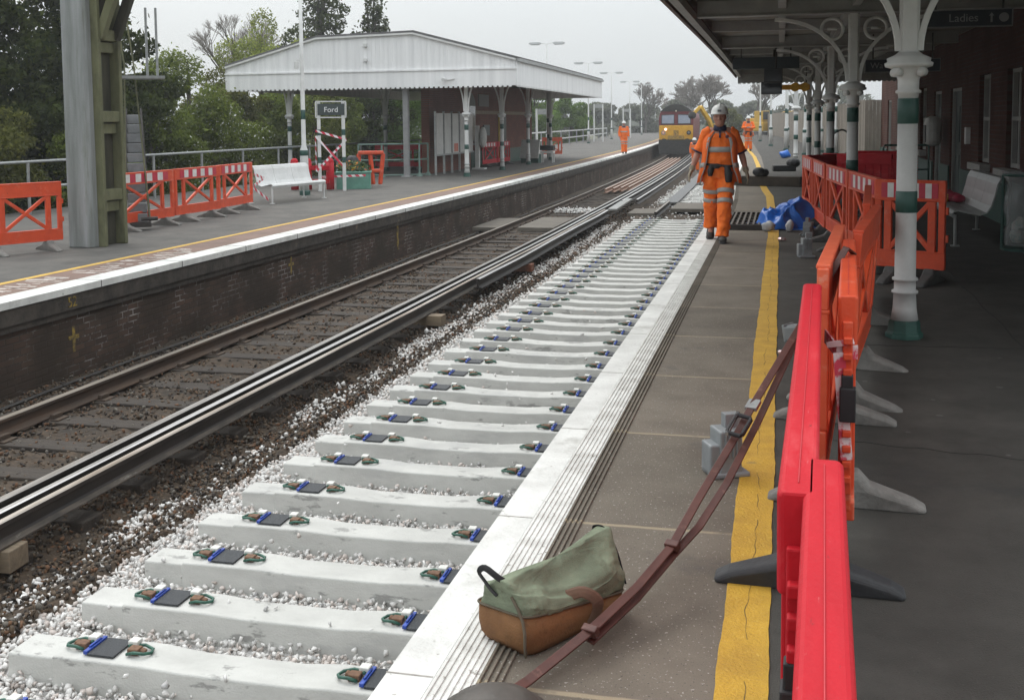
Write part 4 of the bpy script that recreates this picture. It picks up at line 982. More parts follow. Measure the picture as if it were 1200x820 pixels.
# long strap
M_strap = mat('red_brown_leather', (0.098, 0.034, 0.025), (0.06, 0.021, 0.016), 0.55, 9, spots=[((0.17, 0.08, 0.06), 16, 0.6, 0.75)])
def ribbon(bm, pts, w, th, facing=(-0.1, -0.75, 0.66)):
    f = Vector(facing).normalized(); rings = []
    pts = [Vector(q) for q in pts]
    for i, q in enumerate(pts):
        t = (pts[min(i+1, len(pts)-1)]-pts[max(i-1, 0)]).normalized(); s = t.cross(f).normalized(); n = s.cross(t)
        rings.append([q+s*w/2+n*th/2, q-s*w/2+n*th/2, q-s*w/2-n*th/2, q+s*w/2-n*th/2])
    bm.loft([[tuple(v) for v in r] for r in rings])
st = thing('leather_strap', 'long red brown leather strap slung from the orange barrier to the bag', 'strap', (0, 0, 0))
A_ = [(0.33, 5.30, 1.00), (0.29, 5.15, 1.045), (0.09, 4.95, 0.72), (-0.11, 4.45, 0.465), (-0.15, 4.35, 0.405), (-0.28, 3.95, 0.255), (-0.35, 3.70, 0.172), (-0.44, 3.45, 0.122), (-0.55, 3.20, 0.082), (-0.69, 2.96, 0.03), (-0.80, 2.75, 0.02)]
b = MB(); ribbon(b, A_, 0.031, 0.008); b.build('upper_strap', M_strap, st, bevel=0.003)
B_ = [(0.08, 4.94, 0.68), (-0.08, 4.46, 0.415), (-0.185, 4.05, 0.285), (-0.27, 3.85, 0.19), (-0.345, 3.69, 0.145), (-0.44, 3.44, 0.09), (-0.55, 3.19, 0.05)]
b = MB(); ribbon(b, B_, 0.029, 0.008); b.build('lower_strap', M_strap, st, bevel=0.002)
bu = MB()
c_ = Vector((-0.15, 4.33, 0.43)); d_ = (Vector(A_[3])-Vector(A_[5])).normalized(); s_ = d_.cross(Vector((-0.1, -0.75, 0.66))).normalized()
cr_ = [c_+d_*a*0.06+s_*e*0.030 for a, e in ((1, -.8), (1, .8), (.8, 1), (-.8, 1), (-1, .8), (-1, -.8), (-.8, -1), (.8, -1), (1, -.8))]
bu.tube(cr_, 0.009, n=8); bu.build('buckle', M_black, st)
k_ = MB(); k_.bar(c_-d_*0.07-s_*0.025, c_+d_*0.075-s_*0.03, 0.012, 0.012); k_.build('buckle_tongue', mat('chrome', (0.6, 0.6, 0.6), None, 0.2, metal=0.9), st)
k_ = MB(); e_ = Vector(A_[3])+d_*0.03; k_.bar(e_-d_*0.03, e_+d_*0.03, 0.048, 0.016); k_.build('metal_keeper', M_galv, st)
for q in (Vector(A_[6]), Vector(A_[8])):
    k_ = MB(); k_.bar(q-d_*0.014, q+d_*0.014, 0.05, 0.03); k_.build('loop', M_strap, st, bevel=0.004)
# dark dome at the bottom edge
t = thing('rubber_lid', 'dark brown domed rubber lid cut by the bottom edge below the bag', 'lid', (-0.735, 2.755, 0)); t.scale = (0.93, 0.93, 0.9)
b = MB(); b.lathe([(0.15, 0), (0.155, 0.02), (0.15, 0.05), (0.142, 0.055), (0.125, 0.075), (0.08, 0.093), (0.0, 0.1)], n=40); b.build('dome', mat('worn_brown_rubber', (0.085, 0.075, 0.065), (0.05, 0.044, 0.038), 0.55, 8), t, smooth=True)
b = MB(); b.lathe([(0.150, 0.03), (0.162, 0.032), (0.162, 0.045), (0.150, 0.05)], n=40, cap=False); b.build('rim', MATS['worn_brown_rubber'], t, smooth=True)

# ================================================================== things further along the near platform
# blue tarpaulin heap
V, F = [], []
nx, ny = 60, 48
from mathutils import noise as _nz
nx, ny = 110, 90
def tz(u, v):
    """a thrown down sheet: broad lumps with sharp folds"""
    d = math.hypot((u-0.5)*2, (v-0.5)*2); a = math.atan2(v-0.5, u-0.5)
    edge = 0.86+0.12*math.sin(3*a+1)+0.08*math.sin(7*a)
    e = max(0.0, 1-(d/edge)**3)
    p = Vector((u*3.1, v*2.6, 3.7)); lump = 0.55+0.75*_nz.noise(p)
    f1 = 1-abs(_nz.noise(Vector((u*6.5, v*5.5, 9.1))))*2.4; f2 = 1-abs(_nz.noise(Vector((u*13, v*12, 1.3))))*2.2
    return 0.006+e*(0.10+0.16*max(0, lump)+0.075*max(0, f1)+0.035*max(0, f2)+0.14*math.exp(-((u-0.66)/.2)**2-((v-.55)/.25)**2))
for j in range(ny):
    for i in range(nx):
        u, v = i/(nx-1), j/(ny-1)
        w1 = _nz.noise(Vector((u*4, v*4, 20.0))); w2 = _nz.noise(Vector((u*4, v*4, 40.0)))
        V.append((-0.52+1.18*u+0.16*w1, 16.62+1.05*v+0.16*w2, tz(u, v)))
for j in range(ny-1):
    for i in range(nx-1): F.append((j*nx+i, j*nx+i+1, (j+1)*nx+i+1, (j+1)*nx+i))
M_tarp = mat('blue_tarpaulin', (0.022, 0.15, 0.55), (0.014, 0.10, 0.42), 0.32, 6, bump=0.3, bscale=25)
o = bulk('tarpaulin', V, F, M_tarp); sm = o.modifiers.new('solid', 'SOLIDIFY'); sm.thickness = 0.006; sm.offset = 1
tag(o, 'crumpled bright blue tarpaulin heap on the platform behind the walking man', 'tarpaulin')
for x, y, r_, lab in ((-0.17, 16.42, (0.10, 0.08, 0.075), 'pale plastic sack poking from the left of the blue tarpaulin'), (0.13, 16.45, (0.06, 0.06, 0.085), 'small white sack below the middle of the blue tarpaulin')):
    b = MB(); b.ball((0, 0, r_[2]*0.85), r_, n=14, k=10)
    b.v = [(x_*(1+0.12*math.sin(9*z_*10+5*y_)), y_*(1+0.1*math.sin(31*x_)), max(0, z_)+0.012*math.sin(40*x_+33*y_)) for x_, y_, z_ in b.v]
    o = b.build('sack', mat('pale_sack', (0.46, 0.47, 0.47), (0.33, 0.34, 0.35), 0.5, 14), None, smooth=True); o.location = (x, y, 0.012); tag(o, lab, 'sack')
# slotted tray
t = thing('slotted_tray', 'dark slotted tray lying on the platform left of the blue tarpaulin', 'tray', (-0.47, 17.75, 0))
b = MB()
for s_ in (-1, 1): b.box((s_*0.30, 0, 0.04), (0.03, 2.3, 0.08)); b.box((0, s_*1.15, 0.04), (0.63, 0.04, 0.08))
b.build('rim', M_dark, t, bevel=0.004)
b = MB()
for k in range(7): b.box((-0.24+0.08*k, 0, 0.06), (0.030, 2.26, 0.05))
for k in range(4): b.box((0, -0.75+0.5*k, 0.05), (0.56, 0.04, 0.03))
b.build('slat', mat('tray_brown', (0.13, 0.11, 0.09), (0.08, 0.07, 0.06), 0.7, 8), t)
# long dark timbers across the platform and bags
b = MB(); b.bar((-1.3, 28.1, 0.12), (0.48, 27.6, 0.12), 0.24, 0.24); tag(b.build('timber_baulk', mat('black_timber', (0.062, 0.045, 0.03), (0.034, 0.026, 0.019), 0.8, 8), bevel=0.015), 'long dark timber baulk lying across the platform behind the man', 'timber')
b = MB(); b.ball((0, 0, .12), (0.16, 0.14, 0.12)); b.ball((0.14, .05, .1), (0.1, 0.1, 0.1)); o = b.build('glove_pile', M_black, smooth=True); o.location = (-0.52, 27.75, 0.23); tag(o, 'black tools lying on the dark timber baulk', 'tools')
b = MB(); b.bar((-0.25, 35.8, 0.10), (0.45, 35.9, 0.10), 0.28, 0.18); b.ball((0.38, 35.9, 0.26), (0.22, 0.2, 0.16)); tag(b.build('holdall', M_black, bevel=0.02), 'black holdall lying on the platform at the foot of the far columns', 'bag')
b = MB(); b.ball((0, 0, .16), (0.24, 0.22, 0.18), n=12, k=8); b.v = [(x+0.03*math.sin(20*z), y, max(0.0, z+0.03*math.sin(17*x))) for x, y, z in b.v]; o = b.build('blue_bag', M_tarp, smooth=True); o.location = (0.17, 48.0, 0); tag(o, 'small bright blue bag beside the farthest column', 'bag')
# hose coil on far barrier
b = MB(); b.tube([(0.28*math.cos(a)*(1+.05*math.sin(3*a)), 0.05*math.sin(2*a), 0.28*math.sin(a)) for a in np.linspace(0, 12*math.pi, 120)], 0.018, n=6); o = b.build('cable_coil', mat('grey_cable', (0.10, 0.11, 0.10), None, 0.6)); o.location = (1.15, 23.6, 1.13); o.rotation_euler = (R(15), 0, R(30)); tag(o, 'dark coil of cable hung on the red barriers by the far columns', 'cable')

# ---- boarded fence on the right beyond the building
t = thing('boarded_fence', 'tall grey brown vertical board fence along the back of the near platform', 'fence')
b = MB(); y = 40.0
for k in range(8): b.box((2.85+0.12*k, 39.72, 1.13), (0.115, 0.03, 2.26))
while y < 125:
    w = 0.15 if y < 70 else 0.3
    x = 3.0+1.1*off(y); dz = rng.uniform(-0.02, 0.03)
    ang = math.atan2(1.1*2*-0.00036*(y-18), 1)
    b.box((x+rng.uniform(-.012, .012), y, 1.13+dz), (0.03, w*0.95, 2.26), (0, 0, -ang)); y += w
b.build('fence_boards', mat('weathered_boards', (0.27, 0.235, 0.195), (0.17, 0.15, 0.125), 0.9, 2.2, stretch=(1, 3, 0.4)), t)
b = MB()
for z in (0.5, 1.9):
    b.loft([[(3.0+1.1*off(y)+d, y, z+e) for d, e in ((0.02, 0), (0.08, 0), (0.08, 0.1), (0.02, 0.1))] for y in np.arange(40, 125, 5)])
b.build('fence_rail', MATS['weathered_boards'], t)
# platform floor to the fence beyond the building
struct(strip('far_end_paving', 3.3, 3.9, -0.6, -0.012, M_asph, ys=[39, 45, 52, 60, 70, 80, 90, 100, 115, 130]))

# ---- banded lamp posts
def lamp_post(label, loc, h, base_w=True, twin=True, group=None, cctv=False, arm_dir=0.0, single=False):
    t = thing('lamp_post', label, 'lamp post', loc, arm_dir, group)
    b = MB(); b.lathe([(0.11, 0.12), (0.105, 1.15), (0.058, 1.30), (0.052, h*0.6), (0.042, h)], n=14); b.build('pole', M_wpaint, t, smooth=True)
    b = MB(); b.lathe([(0.14, 0), (0.14, 0.10), (0.115, 0.125)], n=14); b.build('base', M_gpaint, t)
    for z0, z1, r_ in ((1.02, 1.16, 0.111), (1.95, 2.2, 0.0575)):
        b = MB(); b.lathe([(r_-.004, z0), (r_, z0+.004), (r_, z1-.004), (r_-.004, z1)], n=14); b.build('green_band', M_gpaint, t, smooth=True)
    if twin:
        for s_ in (-1, 1):
            b = MB(); b.tube([(0, 0, h-0.05), (s_*0.3, 0, h+0.03), (s_*0.45, 0, h+0.03)], 0.022, n=8); b.build('arm', M_wpaint, t)
            l = MB(); l.loft([[(s_*x, -w, h+z0), (s_*x, w, h+z0), (s_*x, w*0.7, h+z1), (s_*x, -w*0.7, h+z1)] for x, w, z0, z1 in ((0.4, 0.05, 0.0, 0.06), (0.5, 0.15, -0.05, 0.1), (1.1, 0.17, -0.06, 0.1), (1.22, 0.08, -0.02, 0.06))]); l = l.build('lantern', mat('lantern_grey', (0.42, 0.43, 0.43), None, 0.4), t)
            d = MB(); d.box((s_*0.8, 0, h-0.065), (0.55, 0.22, 0.03)); d.build('diffuser', mat('lantern_glass', (0.45, 0.46, 0.45), None, 0.2), l)
    if cctv:
        b = MB(); b.tube([(-0.13, -0.05, 3.05+0.2), (-0.13, -0.05, 3.0+0.42)], 0.06, n=12); b.bar((-0.13, -0.05, 3.46), (0, 0, 3.46), 0.03, 0.03); b.build('camera_housing', M_wpaint, t)
    return t
GL = 'twin lamp posts along the far platform'
for k, (x, y, z, h, lab) in enumerate(((-15.3, 73, ZL, 7.05, 'twin lamp post rising behind the far canopy roof, largest of the row'), (-15.75, 92, ZL, 6.7, 'second largest twin lamp post on the far platform, right of the canopy'), (-17.1, 114, ZL, 6.8, 'third twin lamp post on the far platform, above the orange worker'), (-18.0, 135, ZL, 6.6, 'fourth twin lamp post on the far platform, right of the orange worker'), (-18.4, 150, ZL, 6.7, 'fifth twin lamp post on the far platform'), (-19.3, 175, ZL, 6.8, 'farthest twin lamp post, left of the locomotive'))):
    lamp_post(lab, (x, y, z), h, group=GL)
lamp_post('tall white lamp post with green bands beside the white bench', (-11.99, 26.5, ZL), 5.6, twin=False, cctv=True)
GR = 'white posts along the near platform beyond the canopy'
for x, y, h, lab in ((1.05, 52, 3.4, 'bright white banded post nearest beyond the canopy columns'), (0.25, 60, 4.6, 'pair of white posts, the nearer, in front of the board fence'), (0.35, 66, 4.6, 'pair of white posts, the farther, in front of the board fence'), (-0.62, 70, 6.4, 'tall white post in front of the yellow digger'), (-1.55, 86, 6.6, 'tall white post just right of the distant worker'), (1.9, 56, 3.4, 'thin white post among the far columns'),(2.4, 52, 3.0, 'thin white post nearest the board fence')):
    lamp_post(lab, (x, y, 0), h, twin=False, group=GR)
# ================================================================== far platform: canopy and building
def soff(y): return off(y)-off(36)
FC = thing('island_canopy', 'white boarded gabled canopy over the far platform', 'canopy')
Y0, Y1 = 35.6, 56.0; xr, xl = -8.50, -19.0
def board_mat():
    m = bpy.data.materials.new('white_boarding'); m.use_nodes = True
    nt = m.node_tree; p = nt.nodes['Principled BSDF']; L = nt.links; p.inputs['Roughness'].default_value = 0.6
    t = nd(nt, 'ShaderNodeTexCoord'); mp = nd(nt, 'ShaderNodeMapping'); mp.inputs['Scale'].default_value = (5.5, 5.5, 0.25)
    L.new(t.outputs['Object'], mp.inputs[0]); n = nd(nt, 'ShaderNodeTexNoise'); n.inputs['Scale'].default_value = 1.0; n.inputs['Detail'].default_value = 5; L.new(mp.outputs[0], n.inputs['Vector'])
    r = nd(nt, 'ShaderNodeValToRGB'); r.color_ramp.elements[0].position = 0.3; r.color_ramp.elements[0].color = (0.68, 0.68, 0.68, 1); r.color_ramp.elements[1].position = 0.65; r.color_ramp.elements[1].color = (0.82, 0.82, 0.815, 1)
    L.new(n.outputs['Fac'], r.inputs[0]); L.new(r.outputs[0], p.inputs['Base Color'])
    return m
M_board = board_mat()
gp = [(xl, 3.42), (xl, 3.60), (-15.55, 4.52), (-12.05, 4.60), (xr, 3.66), (xr, 3.42)]
b = MB(); b.prism(gp, Y0, Y0+0.05, 'Y')
for k in range(70):
    x = xl+0.15*k+0.05
    if x > xr-0.05: break
    zt = np.interp(x, [q[0] for q in gp[1:5]], [q[1] for q in gp[1:5]])
    b.box((x, Y0-0.006, (3.44+zt-0.05)/2), (0.02, 0.012, zt-0.05-3.44))
b.build('gable_boards', M_board, FC)
b = MB(); b.box(((xl+xr)/2, Y0-0.02, 3.11), (xr-xl, 0.04, 0.54)); b.box(((xl+xr)/2, Y0-0.035, 3.40), (xr-xl+0.04, 0.08, 0.05))
k = 0
while xl+0.1+k*0.17 < xr-0.05:
    b.box((xl+0.1+k*0.17, Y0-0.02, 2.82), (0.10, 0.035, 0.05)); k += 1
b.build('gable_valance', M_board, FC)
b = MB()
for (xa, za), (xb, zb) in zip(gp[1:4], gp[2:5]): b.bar((xa, Y0-0.03, za+0.03), (xb, Y0-0.03, zb+0.03), 0.12, 0.06)
b.build('barge_board', M_wpaint, FC)
ysr = [Y0, 40, 44, 48, 52, Y1]
b = MB(); b.loft([[(x+soff(y), y, z+0.06) for x, z in ((xl-.05, 3.60), (-15.55, 4.52), (-12.05, 4.60), (xr+.06, 3.66), (xr+.06, 3.72), (-12.05, 4.68), (-15.55, 4.60), (xl-.05, 3.68))] for y in ysr]); b.build('roof', mat('slate_roof', (0.13, 0.125, 0.125), (0.075, 0.073, 0.073), 0.8, 3), FC)
b = MB(); b.loft([[(xr-.02+soff(y), y, 2.85), (xr+.02+soff(y), y, 2.85), (xr+.02+soff(y), y, 3.66), (xr-.02+soff(y), y, 3.66)] for y in ysr])
y = Y0+0.1
while y < Y1: b.box((xr+soff(y), y, 2.825), (0.035, 0.10, 0.05)); y += 0.17
b.build('side_valance', M_board, FC)
b = MB(); b.loft([[(xr+soff(y), y, 3.62), (xr+.11+soff(y), y, 3.62), (xr+.11+soff(y), y, 3.72), (xr+soff(y), y, 3.72)] for y in ysr]); b.build('gutter', M_metal, FC)
b = MB(); b.loft([[(xl-.02+soff(y), y, 2.85), (xl+.02+soff(y), y, 2.85), (xl+.02+soff(y), y, 3.6), (xl-.02+soff(y), y, 3.6)] for y in ysr]); b.build('side_valance', M_board, FC)
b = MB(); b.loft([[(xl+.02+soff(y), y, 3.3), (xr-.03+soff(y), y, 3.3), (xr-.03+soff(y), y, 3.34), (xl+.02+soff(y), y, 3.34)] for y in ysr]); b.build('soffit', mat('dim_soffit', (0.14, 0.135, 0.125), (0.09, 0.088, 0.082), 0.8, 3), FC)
b = MB(); b.box((-13.75+soff(Y1), Y1, 3.25), (10.4, 0.06, 0.85)); b.build('end_boards', M_board, FC)
for z in (3.78, 4.28):
    b = MB(); b.box((-13.75, Y0-0.06, z+0.35*0), (0.13, 0.09, 0.10)); b.build('floodlight', M_wpaint, FC)
b = MB(); b.tube([(-10.95, Y0-0.25, 3.06), (-10.95, Y0-0.10, 3.08)], 0.06, n=10); b.bar((-10.9, Y0-0.08, 3.06), (-10.6, Y0-0.05, 3.08), 0.03, 0.03); b.build('security_camera', M_wpaint, FC)
GCF = 'iron columns of the far canopy'
fc = [(-10.37, 34.75+1.2, 'white'), (-10.17, 40.2), (-10.5, 46.2), (-10.7, 51.9)]
k0 = column('canopy_column', 'white iron column at the front corner of the far canopy', (-10.37, 36.1, ZL), h_cap=2.15, top=3.3+0.2, arm=0.55, group=GCF, ring=False, arms=((1, 0), (-1, 0), (0, 1)))
dup(k0, (-10.42, 41.2, ZL), label='second iron column of the far canopy, before the red barriers')
dup(k0, (-10.62, 46.6, ZL), label='third iron column of the far canopy, beside the brick wall end')
dup(k0, (-10.85, 52.5, ZL), label='farthest iron column of the far canopy against green leaves')
dup(k0, (-17.0, 36.4, ZL), label='left white iron column of the far canopy behind the lamp post')
dup(k0, (-14.9, 40.5, ZL), label='dim inner iron column of the far canopy against the trees')
t = thing('steel_post', 'plain grey steel post under the far canopy beside the green railing', 'post', (-12.45, 35.9, ZL))
b = MB(); b.box((0, 0, 1.73), (0.19, 0.19, 3.46)); b.build('shaft', mat('post_grey', (0.26, 0.26, 0.26), (0.2, 0.2, 0.2), 0.6, 4), t, bevel=0.02)
b = MB(); b.box((0, 0, 0.02), (0.32, 0.32, 0.04)); b.build('foot_plate', M_metal, t)
# brick building
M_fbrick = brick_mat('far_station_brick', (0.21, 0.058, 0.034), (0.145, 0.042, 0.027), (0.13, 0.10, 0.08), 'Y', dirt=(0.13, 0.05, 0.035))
IB = thing('island_building', 'red brick waiting room building under the far canopy', 'building', (0, 0, ZL))
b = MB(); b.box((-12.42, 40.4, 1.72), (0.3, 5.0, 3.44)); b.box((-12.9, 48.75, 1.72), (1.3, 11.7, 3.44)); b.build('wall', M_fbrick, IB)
b = MB(); b.box((-12.235, 48.9, 0.32), (0.03, 11.3, 0.64)); b.build('green_dado', M_gpaint, IB)
b = MB(); b.box((-12.24, 48.9, 2.25), (0.04, 11.3, 0.14)); b.build('stone_band', mat('buff_stone', (0.30, 0.24, 0.16), (0.22, 0.17, 0.12), 0.8, 5), IB)
d = MB(); d.box((-12.225, 48.4, 1.12), (0.06, 1.3, 2.2)); d = d.build('door', mat('far_door_green', (0.02, 0.035, 0.03), None, 0.5), IB)
f = MB(); f.box((-12.20, 47.72, 1.12), (0.07, 0.09, 2.2)); f.build('yellow_edge', mat('edge_yellow', (0.55, 0.38, 0.03), None, 0.6), d)
h = MB(); h.ball((-12.17, 48.85, 1.0), 0.04); h.build('handle', M_galv, d)
w = MB(); w.prism([(42.3, 0.9), (43.9, 0.9), (43.9, 2.5)]+[(43.1+0.8*math.cos(a), 2.5+0.55*math.sin(a)) for a in np.linspace(0.2, math.pi-0.2, 9)]+[(42.3, 2.5)], -12.262, -12.21, 'X'); w = w.build('arched_window', mat('window_frame_dim', (0.16, 0.17, 0.16), None, 0.6), IB)
g = MB(); g.box((-12.19, 43.1, 1.75), (0.03, 1.3, 1.5)); g.build('pane', M_glass, w)
n_ = MB(); n_.box((-12.21, 45.6, 1.5), (0.05, 0.9, 0.45)); n_.build('dark_notice', mat('teal_notice', (0.02, 0.05, 0.06), None, 0.4), IB)
b = MB(); b.box((-12.22, 45.2, 2.75), (0.05, 1.6, 0.5)); b.build('upper_panel', mat('grey_panel', (0.2, 0.2, 0.19), None, 0.6), IB)
# poster boards
PB = thing('poster_board', 'row of tall white poster boards on grey posts under the far canopy', 'poster board', (-11.75, 0, ZL))
for k in range(5):
    y = 37.0+k*0.98
    p = MB(); p.box((0, y+0.42, 1.45), (0.05, 0.74, 1.45)); p.build('poster', mat('poster_white', (0.58, 0.58, 0.56), (0.48, 0.48, 0.47), 0.5, 2), PB)
    p = MB(); p.box((0, y-0.04, 1.12), (0.07, 0.06, 2.24)); p.build('post', M_metal, PB)
p = MB(); p.box((0.028, 39.4, 0.92), (0.006, 0.5, 0.3)); p.build('red_notice', mat('salmon_notice', (0.62, 0.2, 0.14), None, 0.6), PB)
p = MB(); p.box((0, 39.4, 0.70), (0.08, 4.9, 0.06)); p.build('bottom_rail', M_metal, PB)
# round white mirror on post
t = thing('ticket_machine', 'pale round faced machine on a white post under the far canopy', 'machine', (-11.6, 41.9, ZL))
b = MB(); b.box((0, 0, 0.85), (0.16, 0.16, 1.7)); b.box((0.1, -.1, 0.03), (0.5, 0.4, 0.06)); b.build('post', M_wpaint, t)
b = MB(); b.ball((0.22, 0.05, 1.25), (0.14, 0.3, 0.42), n=16, k=10); b.build('hood', mat('pale_hood', (0.45, 0.45, 0.43), None, 0.5), t, smooth=True)
barrier('red barrier under the far canopy against the brick wall, nearer half', (-11.75, 43.2), (-11.65, 45.2), zb=ZL, m=M_rd, feet=(0.2, 0.8), group='red barriers under the far canopy')
barrier('red barrier under the far canopy against the brick wall, farther half', (-11.65, 45.3), (-11.6, 47.2), zb=ZL, m=M_rd, feet=(0.2, 0.8), group='red barriers under the far canopy')
barrier('dark red barrier behind the green railing, seen left of the posters', (-15.6, 41.2), (-13.6, 41.0), zb=ZL, m=M_rd, stripes=False, feet=(0.2, 0.8), group='red barriers under the far canopy')
# green railings
t = thing('railing', 'pale green railing enclosing the far canopy end', 'railing', (0, 0, ZL))
M_rail = mat('pale_green_rail', (0.16, 0.235, 0.205), (0.115, 0.175, 0.15), 0.5, 6)
pp = [(-14.05, 35.5), (-13.3, 35.75), (-12.55, 36.0), (-12.15, 36.35), (-12.05, 37.0)]
for x, y in pp:
    b = MB(); b.tube([(x, y, 0), (x, y, 1.12)], 0.035, n=8); b.lathe([(0.13, 0), (0.05, 0.12)], (x, y, 0), n=10); b.build('post', M_rail, t)
for z in (1.12, 0.58, 0.06):
    b = MB(); b.tube([(x, y, z) for x, y in pp], 0.028, n=8); b.build('rail', M_rail, t)
# station name board
t = thing('station_sign', 'dark station name board reading Ford on two white posts', 'sign', (-11.9, 28.1, ZL), R(28))
for x in (-0.33, 0.33):
    b = MB(); b.box((x, 0, 1.22), (0.09, 0.09, 2.44)); p = b.build('post', M_wpaint, t, bevel=0.008)
    for z in (0.85, 1.6):
        q = MB(); q.box((x, 0, z), (0.095, 0.095, 0.16)); q.build('green_band', M_gpaint, p)
b = MB(); b.box((0, -0.03, 2.22), (0.72, 0.06, 0.31)); b.build('sign_board', mat('sign_grey_green', (0.045, 0.06, 0.06), None, 0.4), t)
b = MB(); b.box((0, -0.02, 2.435), (0.82, 0.07, 0.03)); b.box((0, -0.02, 2.005), (0.82, 0.07, 0.03)); b.box((-0.405, -0.02, 2.22), (0.03, 0.07, 0.40)); b.box((0.405, -0.02, 2.22), (0.03, 0.07, 0.40)); b.build('sign_frame', M_wpaint, t)
mesh_text('Ford', 0.20, (0, -0.063, 2.21), (R(90), 0, 0), mat('sign_white', (0.75, 0.75, 0.75), None, 0.5), 'lettering', t)
# tape crosses
def stripe_tape_mat():
    m = bpy.data.materials.new('striped_tape'); m.use_nodes = True
    nt = m.node_tree; p = nt.nodes['Principled BSDF']; L = nt.links
    t = nd(nt, 'ShaderNodeTexCoord'); w = nd(nt, 'ShaderNodeTexWave'); w.inputs['Scale'].default_value = 2.6; w.bands_direction = 'DIAGONAL'
    L.new(t.outputs['Object'], w.inputs['Vector']); g = nd(nt, 'ShaderNodeMath', operation='GREATER_THAN'); g.inputs[1].default_value = 0.5; L.new(w.outputs['Fac'], g.inputs[0])
    mx = nd(nt, 'ShaderNodeMix', data_type='RGBA'); mx.inputs[6].default_value = (0.7, 0.68, 0.68, 1); mx.inputs[7].default_value = (0.55, 0.03, 0.06, 1); L.new(g.outputs[0], mx.inputs[0]); L.new(mx.outputs[2], p.inputs['Base Color'])
    return m
M_tape = stripe_tape_mat()
def tape(label, pts, w=0.06):
    b = MB()
    for q, r_ in zip(pts, pts[1:]): b.bar(q, r_, 0.006, w, upv=(0, 0.1, 1))
    return tag(b.build('barrier_tape', M_tape), label, 'tape')
tape('red and white tape crossed between the station sign posts', [(-12.25, 27.85, 1.45), (-11.55, 28.3, 1.2), (-12.25, 27.85, 0.35), (-12.25, 27.84, 1.30), (-11.6, 28.25, 0.45)])
tape('red and white tape from the last striped barrier to the white bench', [(-11.22, 22.15, 0.55), (-11.55, 23.3, 0.40), (-11.22, 22.15, 0.30)])
tape('low red and white tape from the last striped barrier to the bench leg', [(-11.22, 22.12, 0.25), (-11.5, 23.4, -0.1)])
tape('red and white tape along the front of the flower planter', [(-12.45, 28.62, 0.16), (-11.2, 28.8, 0.2)])
# planter
t = thing('flower_planter', 'green wooden planter with orange and yellow flowers below the station sign', 'planter', (-11.75, 29.3, ZL), R(20))
b = MB(); b.box((0, 0, 0.23), (0.95, 0.75, 0.46)); b.box((0, 0, 0.47), (1.0, 0.8, 0.04)); b.build('box', mat('sea_green_paint', (0.13, 0.30, 0.235), (0.10, 0.24, 0.19), 0.6, 5), t, bevel=0.01)
lv, lf = [], []
def leaf_cloud(n, c, r, size, flat=0.0, rg=None):
    """n small leaf quads inside an ellipsoid"""
    g = rg or rng
    d = g.normal(size=(n, 3)); d /= np.linalg.norm(d, axis=1)[:, None]
    rad = g.uniform(0.35, 1.0, n)**0.5
    P = np.array(c)+d*np.array(r)*rad[:, None]
    return P
def leaf_quads(P, size, g=None, droop=0.0):
    g = g or rng; n = len(P)
    a = g.normal(size=(n, 3)); a[:, 2] -= droop; a /= np.linalg.norm(a, axis=1)[:, None]
    b_ = np.cross(a, g.normal(size=(n, 3))); b_ /= np.linalg.norm(b_, axis=1)[:, None]
    s = np.asarray(size)*g.uniform(0.6, 1.35, n); s = s[:, None]
    V = np.stack([P-a*s, P-b_*s*0.5, P+a*s, P+b_*s*0.5], 1).reshape(-1, 3)
    return V, np.arange(n*4).reshape(n, 4)
V, F = leaf_quads(leaf_cloud(500, (0, 0, 0.58), (0.5, 0.4, 0.2), 0.05), 0.05)
bulk('foliage', V, F, mat('planter_leaf', (0.06, 0.10, 0.03), (0.03, 0.06, 0.02), 0.7, 10), t)
V, F = leaf_quads(leaf_cloud(90, (-0.1, 0, 0.66), (0.42, 0.36, 0.15), 0.04), 0.045)
bulk('blossom', V, F, [mat('orange_petal', (0.75, 0.22, 0.02), None, 0.6), mat('yellow_petal', (0.75, 0.5, 0.04), None, 0.6)], t, midx=rng.integers(0, 2, 90))
# rolled red barriers round the lamp post and sign
t = thing('water_barrier', 'bulky red plastic barrier behind the lamp post base', 'barrier', (-12.75, 28.3, ZL))
for x, y in ((-0.35, 0), (0.0, 0.1), (0.62, 0.2)):
    b = MB(); b.tube([(x, y, 0.02), (x, y, 0.78)], [0.11, 0.11], n=12); b.ball((x, y, 0.78), (0.11, 0.11, 0.12)); b.build('post', M_rd, t, smooth=True)
for z in (0.62, 0.25):
    b = MB(); b.box((0.1, 0.1, z), (1.1, 0.08, 0.12)); b.build('rail', M_rd, t)
t = thing('water_barrier', 'folded orange plastic barrier right of the station sign post', 'barrier', (-11.75, 30.4, ZL), R(15))
for x, a in ((-0.3, 0.1), (0.15, -0.2), (0.35, 0.25)):
    b = MB(); b.bar((x, 0, 0.05), (x+a*0.4, 0.05, 0.95), 0.10, 0.12); b.build('panel', M_or, t, bevel=0.03)
for z, w_ in ((0.98, 0.75), (0.45, 0.6)):
    b = MB(); b.box((0.1, 0, z), (w_, 0.1, 0.11)); b.build('rail', M_or, t, bevel=0.03)
b = MB(); b.ball((0, 0, 0.3), (0.24, 0.2, 0.34), n=12, k=8); o = b.build('black_sack', M_black, smooth=True); o.location = (-12.05, 29.95, ZL+0.3); tag(o, 'black sack behind the flower planter', 'sack')
